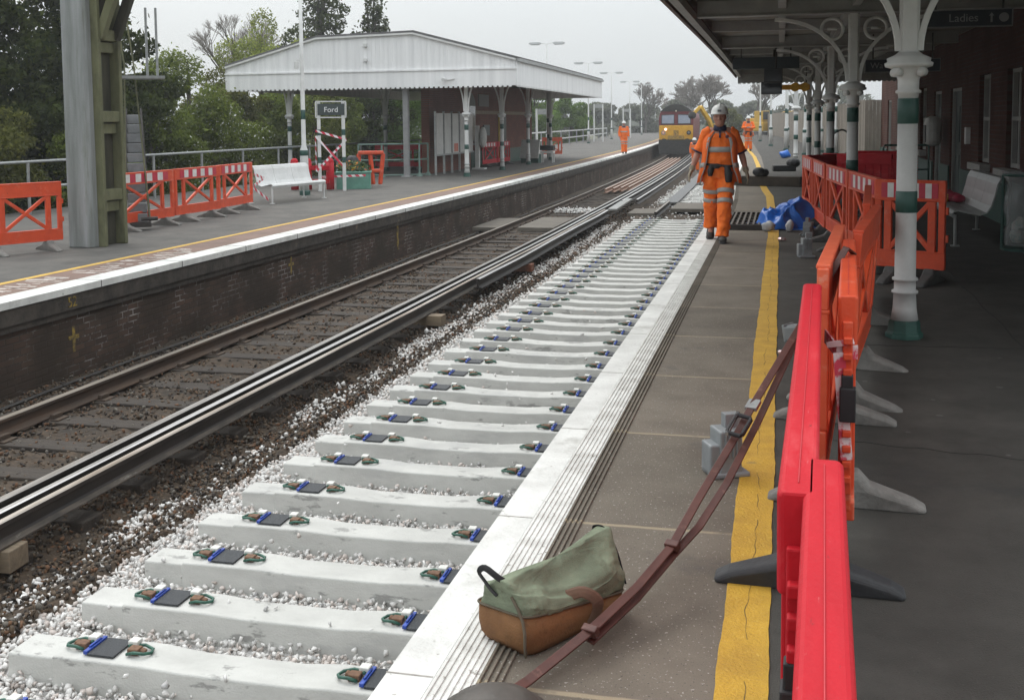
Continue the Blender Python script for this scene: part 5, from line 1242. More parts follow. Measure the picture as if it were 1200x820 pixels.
# seat, crate and bin beyond the brick wall
t = thing('display_easel', 'pale leaning board with green legs beside the far brick wall', 'board', (-10.95, 48.4, ZL), R(-12))
b = MB(); b.box((0, 0, 0.62), (0.9, 0.06, 0.85), (R(-16), 0, 0)); b.build('board', mat('pale_board', (0.46, 0.46, 0.44), None, 0.6), t)
b = MB(); b.box((0, 0.1, 0.2), (0.85, 0.35, 0.4)); b.build('base', M_gpaint, t)
t = thing('storage_crate', 'black crate on a white stool beside the far brick wall', 'crate', (-10.25, 48.9, ZL))
b = MB(); b.box((0, 0, 0.66), (0.62, 0.45, 0.22)); b.build('crate', M_black, t, bevel=0.02)
b = MB(); b.box((0, 0, 0.47), (0.6, 0.45, 0.08))
for x in (-.26, .26):
    for yy in (-.19, .19): b.box((x, yy, 0.22), (0.05, 0.05, 0.44))
b.build('stool', M_wpaint, t)
barrier('short pink orange barrier beyond the brick wall end', (-12.2, 56.8), (-11.2, 57.2), zb=ZL, m=M_orL, stripes=False, feet=(0.5,), group='orange barriers on the far platform')
t = thing('white_post', 'thick white post with green bands at the end of the far brick wall', 'post', (-11.35, 54.6, ZL))
b = MB(); b.lathe([(0.13, 0), (0.13, 3.3)], n=14); b.build('shaft', M_wpaint, t, smooth=True)
for z in (1.0, 1.8):
    b = MB(); b.lathe([(0.128, z), (0.132, z+.004), (0.132, z+.2), (0.128, z+.204)], n=14); b.build('green_band', M_gpaint, t)

# ---- rear fence of the far platform
t = thing('rear_fence', 'grey tubular fence along the back of the far platform', 'fence', (0, 0, ZL))
fx = lambda y: -15.35+off(y)*0.6
for y in np.arange(10.5, 60, 2.4):
    b = MB(); b.tube([(fx(y), y, 0), (fx(y), y, 1.1)], 0.035, n=8); b.build('post', M_galv, t)
for z in (1.1, 0.55):
    b = MB(); b.tube([(fx(y), y, z) for y in np.arange(10.5, 60.1, 2.4)], 0.03, n=8); b.build('rail', M_galv, t)
t = thing('taped_fence', 'white post and rail fence with red tape beyond the far canopy', 'fence', (0, 0, ZL))
gx = lambda y: -15.2+off(y)*0.9
for y in np.arange(62, 125, 4.5):
    b = MB(); b.tube([(gx(y), y, 0), (gx(y), y, 1.15)], 0.05, n=6); b.build('post', M_galv, t)
for z, m in ((1.1, M_wpaint), (0.55, M_wpaint)):
    b = MB(); b.loft([[(gx(y)-.03, y, z-.045), (gx(y)+.03, y, z-.045), (gx(y)+.03, y, z+.045), (gx(y)-.03, y, z+.045)] for y in np.arange(62, 125, 4.5)]); b.build('rail', m, t)
for (x, y, w, h, lab) in ((-13.6, 63.5, 0.7, 2.6, 'white framed notice board beyond the far canopy, nearest'), (-16.2, 100, 0.8, 3.4, 'white framed notice board left of the orange worker'), (-16.6, 122, 0.8, 3.2, 'white framed notice board right of the orange worker')):
    t = thing('notice_board', lab, 'notice board', (x, y, ZL))
    for s_ in (-1, 1):
        b = MB(); b.box((s_*w/2, 0, h/2), (0.11, 0.11, h)); b.build('post', M_wpaint, t)
    b = MB(); b.box((0, 0, h-0.18), (w-0.13, 0.08, 0.32)); b.build('board', M_metal, t)

# ---- concrete lattice pillar and steps
M_pil = mat('mossy_concrete', (0.155, 0.155, 0.085), (0.085, 0.088, 0.045), 0.85, 2.2, bump=0.3, bscale=30, spots=[((0.07, 0.07, 0.04), 3, 0.52, 0.72)], stretch=(1, 1, 0.35))
M_pilg = mat('stained_concrete', (0.29, 0.30, 0.30), (0.155, 0.165, 0.155), 0.85, 1.6, bump=0.25, bscale=40, spots=[((0.13, 0.14, 0.11), 2.2, 0.56, 0.76)], stretch=(3, 3, 0.25))
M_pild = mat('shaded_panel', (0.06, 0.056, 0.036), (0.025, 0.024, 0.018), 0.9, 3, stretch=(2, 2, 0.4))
PL = thing('concrete_pillar', 'tall mossy concrete lattice pillar standing on the far platform', 'pillar', (-10.20, 14.95, ZL))
# front slab with bevelled corners
b = MB(); zt = 5.2
def slab(s): return [(-0.31*s, -0.02), (-0.25*s, -0.12), (0.11*s, -0.12), (0.15*s, -0.06), (0.15*s, 0.07), (-0.31*s, 0.07)]
b.loft([[(x, -0.28+y, 0) for x, y in slab(1.0)], [(x, -0.28+y, zt) for x, y in slab(0.94)]]); b.build('front_slab', M_pilg, PL, bevel=0.02)
b = MB(); b.box((0.16, 0.315, zt/2), (0.22, 0.085, zt)); b.build('rear_slab', M_pil, PL, bevel=0.015)
b = MB(); b.box((0.20, -0.20, zt/2), (0.13, 0.075, zt)); b.build('front_post', M_pil, PL, bevel=0.012)
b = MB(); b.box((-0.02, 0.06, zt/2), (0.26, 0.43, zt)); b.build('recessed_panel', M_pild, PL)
for z in (0.78, 1.97, 3.2, 4.4):
    b = MB(); b.box((0.165, 0.055, z+0.0), (0.17, 0.435, 0.17)); b.build('cross_member', M_pil, PL, bevel=0.012)
    b = MB(); b.box((0.13, 0.055, z-0.18), (0.12, 0.435, 0.16)); b.build('lower_cross_member', M_pil, PL, bevel=0.012)
for (y0, nm) in ((-0.12, 'a'), (0.28, 'b')):
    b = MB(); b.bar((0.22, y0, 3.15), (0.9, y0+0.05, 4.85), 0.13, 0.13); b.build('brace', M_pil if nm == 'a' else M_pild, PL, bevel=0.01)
b = MB(); b.box((0.9, 0.35, 5.0), (3.2, 1.9, 0.35)); b.build('deck', M_pil, PL)
# open stair behind the pillar
ST = thing('steel_steps', 'narrow grey steel steps with landing behind the concrete pillar', 'steps', (-11.02, 17.3, ZL), R(33))
n = 11
for k in range(n):
    s_ = 1-0.3*k/n
    b = MB(); b.box((0, 0.12*k, 0.2+0.175*k), (0.33*s_, 0.05, 0.165)); b.build('tread', mat('step_grey', (0.21, 0.22, 0.225), (0.15, 0.155, 0.16), 0.6, 5), ST, bevel=0.01)
for s_ in (-1, 1):
    b = MB(); b.bar((s_*0.2, 0, 0.1), (s_*0.13, 0.12*n, 0.2+0.175*n), 0.03, 0.12); b.build('stringer', M_dark, ST)
    b = MB(); b.tube([(s_*0.20, -0.05, 0.2), (s_*0.08-0.05, 0.7, 2.9), (s_*0.08-0.2, 1.0, 4.2)], 0.014, n=6); b.build('handrail', M_pil, ST)
b = MB(); b.box((0.18, 0.3, 2.68), (0.72, 0.5, 0.05)); b.build('landing', M_galv, ST)
for x in (0.25, 0.42):
    b = MB(); b.tube([(x, 0.2, 2.7), (x, 0.2, 3.9)], 0.022, n=6); b.build('landing_post', M_galv, ST)
b = MB(); b.box((0, -0.12, 0.1), (0.44, 0.2, 0.08)); b.tube([(0.05, -0.16, 0.2), (0.33, -0.16, 0.2)], 0.035, n=8); b.build('foot_rail', M_dark, ST)

# ================================================================== trees and bushes
def leafmat(name, c, c2):
    if name in MATS: return MATS[name]
    m = bpy.data.materials.new(name); m.use_nodes = True
    nt = m.node_tree; p = nt.nodes['Principled BSDF']; L = nt.links
    p.inputs['Roughness'].default_value = 0.6; p.inputs['Specular IOR Level'].default_value = 0.12
    g = nd(nt, 'ShaderNodeNewGeometry'); r = nd(nt, 'ShaderNodeValToRGB')
    r.color_ramp.elements[0].color = (*c2, 1); r.color_ramp.elements[1].color = (*c, 1)
    L.new(g.outputs['Random Per Island'], r.inputs[0])
    tco = nd(nt, 'ShaderNodeTexCoord'); n = nd(nt, 'ShaderNodeTexNoise'); n.inputs['Scale'].default_value = 0.9; L.new(tco.outputs['Object'], n.inputs['Vector'])
    mr = nd(nt, 'ShaderNodeMapRange'); mr.inputs[1].default_value = 0.35; mr.inputs[2].default_value = 0.65; mr.inputs[3].default_value = 0.62; mr.inputs[4].default_value = 1.25; L.new(n.outputs['Fac'], mr.inputs[0])
    hs = nd(nt, 'ShaderNodeHueSaturation'); L.new(r.outputs[0], hs.inputs['Color']); L.new(mr.outputs[0], hs.inputs['Value'])
    L.new(hs.outputs[0], p.inputs['Base Color'])
    tr = nd(nt, 'ShaderNodeBsdfTranslucent'); L.new(hs.outputs[0], tr.inputs['Color'])
    ms = nd(nt, 'ShaderNodeMixShader'); ms.inputs[0].default_value = 0.42
    L.new(p.outputs[0], ms.inputs[1]); L.new(tr.outputs[0], ms.inputs[2]); L.new(ms.outputs[0], nt.nodes['Material Output'].inputs['Surface'])
    MATS[name] = m; return m
M_bark = mat('bark', (0.10, 0.085, 0.07), (0.05, 0.042, 0.036), 0.95, 9, bump=0.6, stretch=(1, 1, 0.2))
M_bare = mat('bare_twig', (0.26, 0.235, 0.21), (0.17, 0.15, 0.135), 0.9, 6)
LM = {'dark': leafmat('conifer_leaf', (0.066, 0.084, 0.018), (0.019, 0.031, 0.009)), 'mid': leafmat('shrub_leaf', (0.205, 0.25, 0.05), (0.085, 0.118, 0.023)), 'light': leafmat('spring_leaf', (0.32, 0.35, 0.09), (0.15, 0.19, 0.05)), 'olive': leafmat('olive_leaf', (0.15, 0.155, 0.036), (0.06, 0.07, 0.017)), 'far': leafmat('hazed_leaf', (0.17, 0.18, 0.125), (0.10, 0.11, 0.075)), 'green': leafmat('bright_leaf', (0.165, 0.25, 0.05), (0.08, 0.145, 0.03))}  # far leaves made paler, with haze put into their colour
M_blos = mat('white_blossom', (0.70, 0.70, 0.66), None, 0.6)
def tree(label, x, y, z0, h, w, kind='broad', leaf='mid', n=9000, size=0.09, name='tree', group=None, blossom=0, seed=1, base=0.0):
    if size < 0.2: n = int(n*1.9); size *= 0.72
    g = np.random.default_rng(seed); r_ = random.Random(seed)
    t = thing(name, label, 'tree' if name.endswith('tree') else 'bush', (x, y, z0), 0, group)
    b = MB(); lean = r_.uniform(-0.04, 0.04)*h
    b.tube([(0, 0, -0.1), (lean*.3, 0, h*0.3), (lean*.7, 0, h*0.6), (lean, 0, h*0.93)], [0.03*h+.03, 0.022*h+.02, 0.014*h+0.01, 0.012], n=8)
    cl = []
    if kind == 'broad':
        m = 26
        for k in range(m):
            u = g.uniform(0, 1); zz = h*(base+(1-base)*u*0.9+0.06)
            prof = math.sin(math.pi*min(1, max(0.08, (u*0.86+0.12))))**0.7
            a = g.uniform(0, 2*math.pi); rr_ = w/2*prof*g.uniform(0.25, 0.88)
            cl.append(((rr_*math.cos(a)+lean*u, rr_*math.sin(a), zz), (w*g.uniform(0.10, 0.2), w*g.uniform(0.10, 0.2), h*(1-base)*g.uniform(0.07, 0.15))))
    elif kind == 'conifer':
        m = 46
        for k in range(m):
            u = (k+.5)/m; zz = h*(0.06+0.92*u); rr0 = w/2*(1-u)**0.75*(0.85+0.25*math.sin(k*2.1))+0.1
            a = k*2.4+g.uniform(-.4, .4); rr_ = rr0*g.uniform(0.4, 0.95)
            cl.append(((rr_*math.cos(a), rr_*math.sin(a), zz-rr_*0.18), (max(0.14, rr0*0.55), max(0.14, rr0*0.55), h*0.035+0.08)))
    for c, r3 in cl[::3]:
        b.tube([(0, 0, max(0.05, c[2]*0.75)), (c[0]*0.5, c[1]*0.5, c[2]*0.92), c], [0.012*h*.6, 0.008*h*.6, 0.004], n=5)
    b.build('trunk', M_bark, t)
    wts = np.array([r3[0]*r3[1]*r3[2] for c, r3 in cl])**0.66; wts /= wts.sum()
    P = np.concatenate([leaf_cloud(max(6, int(n*q)), c, r3, size, rg=g) for (c, r3), q in zip(cl, wts)])
    stray = g.random(len(P)) < (0.10 if size < 0.2 else 0.0); P[stray] += g.normal(0, w*0.045, (stray.sum(), 3))
    P[:, 2] = np.maximum(P[:, 2], 0.02)
    V, F = leaf_quads(P, size, g, droop=0.5 if kind == 'conifer' else 0.0)
    bulk('crown', V, F, LM[leaf], t)
    if blossom:
        Q = P[g.choice(len(P), blossom, replace=False)]+g.normal(0, 0.04, (blossom, 3))
        V, F = leaf_quads(Q, size*0.8, g); bulk('blossom', V, F, M_blos, t)
    return t
GT = 'trees and bushes behind the far platform'
tree('huge dark conifer at the left edge behind the fence', -19.2, 23.5, -0.9, 9.2, 5.0, 'conifer', 'dark', 17000, 0.13, 'conifer_tree', GT, seed=2)
tree('tall dark conifer behind the concrete pillar', -18.9, 27.0, -0.9, 10.2, 5.4, 'conifer', 'dark', 17000, 0.13, 'conifer_tree', GT, seed=3)
tree('dark conifer overlapping the left frame edge, nearest the camera', -18.6, 19.5, -0.9, 7.6, 4.4, 'conifer', 'olive', 13000, 0.12, 'conifer_tree', GT, seed=4)
tree('low olive bush under the conifers left of the pillar', -17.3, 20.6, -0.9, 3.3, 3.6, 'broad', 'olive', 9000, 0.075, 'bush', GT, seed=5)
tree('low green bush at the foot of the conifer behind the pillar', -17.0, 24.2, -0.9, 2.9, 3.4, 'broad', 'mid', 8000, 0.075, 'bush', GT, seed=6)
tree('big green hawthorn flecked with white blossom right of the pillar', -19.2, 33.5, -0.9, 5.1, 5.2, 'broad', 'mid', 16000, 0.085, 'blossom_bush', GT, blossom=1900, seed=7)
tree('lower blossom bush between the pillar and the hawthorn', -17.9, 28.9, -0.9, 3.9, 3.4, 'broad', 'mid', 10000, 0.08, 'blossom_bush', GT, blossom=600, seed=8)
tree('dark green bush behind the white bench', -20.9, 38.8, -0.9, 4.3, 4.2, 'broad', 'olive', 12000, 0.085, 'bush', GT, seed=9)
tree('shadowy bush left of the far canopy column', -21.4, 44.2, -0.9, 4.2, 4.0, 'broad', 'mid', 10000, 0.09, 'bush', GT, seed=10)
tree('pale green spring tree rising left of the far canopy', -22.3, 45.0, -0.9, 7.0, 5.0, 'broad', 'light', 11000, 0.09, 'spring_tree', GT, seed=11)
tree('second pale spring tree touching the canopy gable', -20.9, 47.5, -0.9, 6.6, 4.0, 'broad', 'light', 8000, 0.095, 'spring_tree', GT, seed=12)
tree('tall dark pine rising behind the far canopy gable', -25.6, 59.5, -0.9, 12.2, 8.0, 'conifer', 'dark', 11000, 0.15, 'pine_tree', GT, seed=13)
tree('shorter dark pine right of the tall pine', -22.9, 60.5, -0.9, 10.4, 5.4, 'conifer', 'dark', 8000, 0.15, 'pine_tree', GT, seed=14)
tree('green tree seen under the far canopy, left of the steel post', -21.8, 60.0, -0.9, 6.4, 5.2, 'broad', 'green', 11000, 0.10, 'leafy_tree', GT, seed=15)
tree('light green tree seen under the far canopy beside the posters', -20.9, 63.5, -0.9, 6.2, 4.6, 'broad', 'green', 9000, 0.11, 'leafy_tree', GT, seed=16)
tree('dark tree seen under the far canopy behind the sign', -23.6, 56.0, -0.9, 6.0, 4.6, 'broad', 'mid', 9000, 0.11, 'leafy_tree', GT, seed=17)
tree('bright green round tree right of the far brick building', -21.6, 98, -0.9, 5.9, 7.6, 'broad', 'green', 11000, 0.16, 'leafy_tree', GT, seed=18)
tree('second bright green tree right of the far brick building', -19.9, 106, -0.9, 5.0, 5.2, 'broad', 'green', 8000, 0.16, 'leafy_tree', GT, seed=19)
def bare(label, x, y, h, w, seed, twigs=5, m=M_bare, rad=0.012):
    r_ = random.Random(seed); t = thing('bare_tree', label, 'tree', (x, y, -0.9), 0, 'bare trees in the distance'); b = MB(); c = MB()
    def grow(p, d, l, r, depth):
        q = p+d*l; tgt = b if depth > 2 else c
        tgt.tube([p, p+d*l*.5+Vector((r_.uniform(-1, 1), r_.uniform(-1, 1), 0))*l*.06, q], [r, r*.82, r*.66], n=5 if depth > 2 else 3, cap=False)
        if depth == 0: return
        for _ in range(3 if depth > 1 else 4):
            e = (d+Vector((r_.uniform(-1, 1)*w/h*1.5, r_.uniform(-1, 1)*w/h*1.5, r_.uniform(-0.15, 0.5)))*0.62).normalized()
            grow(p+d*l*r_.uniform(0.55, 1.0), e, l*r_.uniform(0.62, 0.8), max(rad, r*0.6), depth-1)
    grow(Vector((0, 0, 0)), Vector((0, 0, 1)), h*0.30, h*0.022, twigs)
    b.build('trunk', M_bark, t); c.build('twigs', m, t); return t
bare('bare grey willow between the hawthorn and the pale spring tree', -25.8, 48.5, 8.8, 5.0, 21, 7, rad=0.007)
bare('round bare tree on the skyline above the walking man', -8.9, 150, 13.0, 11.0, 22, 7, rad=0.040)
bare('bare tree on the skyline right of the locomotive roof', -13.6, 165, 10.5, 8.0, 23, 6, rad=0.05)
bare('bare tree on the skyline under the far canopy end', -2.5, 150, 10.5, 8.0, 24, 6, rad=0.05)
bare('bare tree on the skyline left of the locomotive', -20.2, 170, 10.0, 7.0, 25, 6, rad=0.05)
for k, (x, y, h, w, lf_) in enumerate(((-34, 165, 5.6, 10, 'far'), (-27.5, 170, 5.4, 9, 'far'), (-21.5, 175, 5.6, 9, 'far'), (-15.5, 180, 5.8, 9, 'far'), (-10, 185, 5.6, 9, 'far'), (-4.0, 190, 5.6, 9, 'far'), (3.0, 190, 6.6, 10, 'far'), (10, 185, 7.5, 9, 'far'), (-5.6, 120, 3.6, 5, 'olive'))):
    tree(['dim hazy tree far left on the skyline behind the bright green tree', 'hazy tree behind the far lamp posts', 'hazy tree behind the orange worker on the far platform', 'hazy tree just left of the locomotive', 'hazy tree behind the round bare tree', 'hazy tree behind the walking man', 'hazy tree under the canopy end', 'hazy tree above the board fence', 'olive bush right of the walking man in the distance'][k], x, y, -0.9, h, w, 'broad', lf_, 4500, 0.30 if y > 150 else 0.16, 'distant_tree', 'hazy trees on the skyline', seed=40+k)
M_hill = mat('far_wood', (0.10, 0.11, 0.075), (0.06, 0.068, 0.045), 0.95, 0.4, bump=0.5)
b = MB(); rr_ = random.Random(8); xs_ = np.linspace(-160, 120, 90)
pts = [(x, 1.0+2.2*rr_.random()+1.1*math.sin(x*.11)) for x in xs_]
rings = [[(x, 290, -1.5), (x, 292, z), (x, 300, z*1.1), (x, 320, -1.5)] for x, z in pts]; b.loft(rings); tag(b.build('distant_wood', M_hill), 'far off hazy wood along the horizon', 'wood', kind='stuff')
# ================================================================== locomotive
TX, TY = -6.12+off(84.5), 84.0
LO = thing('locomotive', 'maroon and yellow diesel locomotive standing on the old track', 'locomotive', (TX, TY, -1.0), R(2.75))
M_mar = mat('maroon_paint', (0.17, 0.022, 0.03), (0.12, 0.016, 0.022), 0.45, 4)
M_ly = mat('locomotive_yellow', (0.62, 0.34, 0.02), (0.50, 0.25, 0.015), 0.45, 4, spots=[((0.25, 0.14, 0.03), 3, 0.58, 0.75)])
M_grime = mat('grimy_underframe', (0.045, 0.042, 0.04), (0.025, 0.024, 0.023), 0.8, 6)
hw = 1.30
def cab(z0, zs): return [(-hw, z0), (hw, z0), (hw, 2.85), (1.22, 3.2), (0.92, 3.55), (0.45, 3.78), (0, 3.84), (-0.45, 3.78), (-0.92, 3.55), (-1.22, 3.2), (-hw, 2.85)]
b = MB(); rings = []
for y, s_ in ((0.30, 0.985), (0.55, 1.0), (4, 1.0), (20.5, 1.0)):
    rings.append([(x*s_, y, z) for x, z in cab(1.15, 1)])
b.loft(rings); b.build('body', M_mar, LO)
b = MB(); b.prism([(-1.27, 1.2), (1.27, 1.2), (1.27, 2.28), (-1.27, 2.28)], 0.18, 0.32, 'Y'); b.build('yellow_front', M_ly, LO, bevel=0.05)
b = MB(); b.prism([(x*0.99, z) for x, z in cab(2.3, 1)], 0.22, 0.31, 'Y'); fr = b.build('cab_front', M_mar, LO, bevel=0.03)
b = MB(); b.prism([(-1.2, 3.32), (-0.9, 3.57), (-0.45, 3.80), (0, 3.86), (0.45, 3.80), (0.9, 3.57), (1.2, 3.32)], 0.14, 20.4, 'Y'); b.build('roof', M_grime, LO)
for s_ in (-1, 1):
    w = MB(); w.prism([(s_*0.12, 2.36), (s_*1.12, 2.36), (s_*1.10, 3.08), (s_*0.12, 3.12)], 0.19, 0.225, 'Y'); w = w.build('windscreen', mat('screen_frame', (0.03, 0.03, 0.03), None, 0.5), LO)
    g = MB(); g.prism([(s_*0.17, 2.42), (s_*1.06, 2.42), (s_*1.04, 3.02), (s_*0.17, 3.06)], 0.175, 0.192, 'Y'); g.build('pane', mat('sky_glass', (0.30, 0.34, 0.42), (0.24, 0.28, 0.36), 0.15, 2, spec=0.8), w)
    h = MB(); h.lathe([(0.17, 0), (0.17, 0.05)], n=16); o = h.build('headlight', M_black if s_ > 0 else mat('headlight_dim', (0.3, 0.25, 0.22), None, 0.3), LO); o.rotation_euler = (R(90), 0, 0); o.location = (s_*0.95, 0.17, 1.72)
    h = MB(); h.lathe([(0.09, 0), (0.09, 0.06), (0.07, 0.075)], n=12); q = h.build('lens', mat('lamp_lens', (0.8, 0.75, 0.7) if s_ < 0 else (0.2, 0.2, 0.2), None, 0.2) if s_ > 0 else mat('marker_lens', (0.85, 0.45, 0.35), None, 0.2), o); q.location = (0.0, 0.0, 0.05)
    bf = MB(); bf.tube([(s_*0.87, -0.45, 1.05), (s_*0.87, 0.25, 1.05)], 0.10, n=12); bf.tube([(s_*0.87, -0.50, 1.05), (s_*0.87, -0.44, 1.05)], 0.24, n=16); bf.build('buffer', M_grime, LO)
if True:
    e = bpy.data.materials.new('lit_marker'); e.use_nodes = True; pn = e.node_tree.nodes['Principled BSDF']; pn.inputs['Emission Color'].default_value = (1, 0.55, 0.42, 1); pn.inputs['Emission Strength'].default_value = 2.2
    h = MB(); h.lathe([(0.10, 0), (0.10, 0.03)], n=14); o = h.build('lit_lamp', e, LO); o.rotation_euler = (R(90), 0, 0); o.location = (-0.78, 0.16, 1.98)
b = MB(); b.lathe([(0.06, 0), (0.06, 0.03)], n=12); o = b.build('top_lamp', mat('top_lamp_glass', (0.8, 0.7, 0.55), None, 0.3), LO); o.rotation_euler = (R(90), 0, 0); o.location = (0, 0.16, 3.36)
b = MB(); b.box((0, 0.16, 1.7), (0.36, 0.12, 0.4)); b.box((0, 0.06, 1.35), (1.2, 0.16, 0.3)); b.build('coupling_box', mat('worn_yellow', (0.42, 0.25, 0.03), (0.12, 0.08, 0.03), 0.7, 9), LO)
b = MB(); b.prism([(-1.25, 0.12), (1.25, 0.12), (1.3, 0.9), (1.3, 1.2), (-1.3, 1.2), (-1.3, 0.9)], 0.05, 0.28, 'Y'); b.build('snow_plough', M_grime, LO, bevel=0.04)
b = MB(); b.box((0, 10.5, 0.95), (2.5, 19.5, 0.5)); b.build('underframe', M_grime, LO)
for y in (2.0, 3.9, 16.5, 18.4):
    for s_ in (-1, 1):
        w = MB(); w.lathe([(0.5, -0.06), (0.53, -0.06), (0.53, 0.06), (0.5, 0.06)], n=20); o = w.build('wheel', M_grime, LO); o.rotation_euler = (0, R(90), 0); o.location = (s_*0.75, y, 0.53)
# orange worker machine: road rail digger beside it
def digger(label, loc, rz, arm, arm_to, scale=1.0, body=True):
    t = thing('excavator', label, 'excavator', loc, rz)
    my = mat('digger_yellow', (0.62, 0.38, 0.03), (0.5, 0.28, 0.02), 0.5, 4)
    b = MB(); b.box((0, 0, 1.35*scale), (2.0*scale, 2.6*scale, 0.9*scale)); b.box((0.1, 1.2*scale, 1.7*scale), (1.8*scale, 0.8*scale, 1.0*scale)); b.build('body', my, t, bevel=0.12)
    c = MB(); c.box((-0.5*scale, -0.5*scale, 2.3*scale), (0.9*scale, 1.3*scale, 1.2*scale)); c = c.build('cab', mat('cab_yellow', (0.55, 0.33, 0.03), None, 0.5), t, bevel=0.06)
    g = MB(); g.box((-0.5*scale, -1.16*scale, 2.45*scale), (0.75*scale, 0.03, 0.8*scale)); g.build('pane', M_glass, c)
    for s_ in (-1, 1):
        k = MB(); k.tube([(s_*0.85*scale, -1.4*scale, 0.4*scale), (s_*0.85*scale, 1.4*scale, 0.4*scale)], 0.38*scale, n=10); k.box((s_*0.85*scale, 0, 0.42*scale), (0.45*scale, 2.6*scale, 0.72*scale)); k.build('track', M_black, t, bevel=0.05)
    a = MB(); q = [Vector(p) for p in arm]
    for p0, p1 in zip(q, q[1:]): a.bar(p0, p1, 0.28*scale, 0.34*scale)
    a.build('boom', my, t, bevel=0.03)
    d = MB(); p0 = q[-1]; d.bar(p0, arm_to, 0.22*scale, 0.26*scale); d.build('dipper', my, t, bevel=0.03)
    k = MB(); k.ball(arm_to, (0.35*scale, 0.3*scale, 0.35*scale), n=8, k=5); k.build('bucket', M_grime, t)
    return t
digger('yellow excavator with raised boom behind the walking man', (-4.1, 82, -1.1), 0.0, [(-0.6, -0.8, 1.6), (-0.9, -1.6, 2.7), (-1.5, -2.4, 3.7)], (-2.05, -2.6, 3.1), 0.85)
digger('yellow machine behind the board fence on the right', (-2.0, 125, -0.6), R(40), [(0, -1, 2.0), (1.2, -2, 2.9), (2.4, -2.5, 3.0)], (3.0, -2.6, 2.2), 1.1)

# ================================================================== people
M_skin = mat('weathered_skin', (0.40, 0.205, 0.15), (0.34, 0.16, 0.115), 0.55, 9)
M_hv = mat('orange_hivis', (0.90, 0.185, 0.018), (0.78, 0.135, 0.012), 0.75, 7, bump=0.4, bscale=26)
M_hv2 = mat('orange_hivis_vest', (0.84, 0.16, 0.022), (0.72, 0.12, 0.015), 0.75, 6, bump=0.4, bscale=20)
M_refl = mat('grey_reflective', (0.36, 0.355, 0.34), (0.29, 0.285, 0.27), 0.4, 12)
M_boot = mat('scuffed_boot', (0.05, 0.045, 0.04), (0.03, 0.027, 0.025), 0.7, 9)
M_helm = mat('white_helmet', (0.68, 0.68, 0.66), (0.6, 0.6, 0.58), 0.35, 5)
M_navy = mat('navy_cloth', (0.02, 0.025, 0.06), None, 0.8)
M_glove = mat('tan_glove', (0.30, 0.25, 0.18), (0.2, 0.165, 0.12), 0.8, 14)
M_hair = mat('dark_hair', (0.05, 0.038, 0.03), None, 0.8)
def ell(c, rx, ry, n=20, ax=(1, 0, 0), ay=(0, 1, 0), p=2.3):
    c = Vector(c); ax, ay = Vector(ax), Vector(ay); out_ = []
    for j in range(n):
        a = 2*math.pi*j/n; u, v = math.cos(a), math.sin(a)
        out_.append(tuple(c+ax*(rx*math.copysign(abs(u)**(2/p), u))+ay*(ry*math.copysign(abs(v)**(2/p), v))))
    return out_
def remesh(o, vox, smooth=2):
    m = o.modifiers.new('join', 'REMESH'); m.mode = 'VOXEL'; m.voxel_size = vox; m.use_smooth_shade = True
    s = o.modifiers.new('soft', 'SMOOTH'); s.factor = 0.5; s.iterations = smooth
    return o
def seg(bm, a, c, ra, rb, n=12, k=5, bulge=0.0):
    a, c = Vector(a), Vector(c); pts, rs = [], []
    for i in range(k):
        u = i/(k-1); pts.append(a.lerp(c, u)); rs.append(ra+(rb-ra)*u+bulge*math.sin(math.pi*min(1, u*1.4)) if u < 0.72 else ra+(rb-ra)*u)
    bm.tube(pts, rs, n=n); bm.ball(a, ra*0.98, n=n); bm.ball(c, rb*0.98, n=n)
def hand(bm, w, d, s_, sc=1.0, curl=0.5, fwd=Vector((0, -1, 0))):
    """palm, four bent fingers and a thumb; d = direction the forearm points, s_ = side of the body"""
    w, d = Vector(w), Vector(d).normalized(); side = fwd.cross(d).normalized(); inn = d.cross(side).normalized()
    f_ = (fwd-d*fwd.dot(d)).normalized()           # knuckle row runs front to back
    lat = f_.cross(d).normalized()
    pal = w+d*0.05*sc
    rings = [ell(w+d*u*sc, rx*sc, ry*sc, 12, tuple(f_), tuple(lat)) for u, rx, ry in ((0.0, 0.028, 0.02), (0.03, 0.04, 0.022), (0.07, 0.044, 0.020), (0.095, 0.040, 0.017))]
    bm.loft(rings)
    for k, ln in enumerate((0.072, 0.082, 0.076, 0.058)):
        o = (0.033-0.022*k)*sc; p0 = w+d*0.085*sc+f_*o
        inward = lat*(-s_)*curl
        d1 = (d+inward*0.5).normalized(); d2 = (d+inward*1.6).normalized()
        p1 = p0+d1*ln*0.5*sc; p2 = p1+d2*ln*0.5*sc
        bm.tube([p0-d*0.01*sc, p1, p2], [0.0105*sc, 0.0095*sc, 0.007*sc], n=8); bm.ball(p2, 0.007*sc, n=8)
    p0 = w+d*0.03*sc+f_*0.034*sc; p1 = p0+(d*0.6+f_*0.75).normalized()*0.035*sc; p2 = p1+(d*0.95+f_*0.2).normalized()*0.032*sc
    bm.tube([p0, p1, p2], [0.014*sc, 0.012*sc, 0.009*sc], n=8); bm.ball(p2, 0.009*sc, n=8)
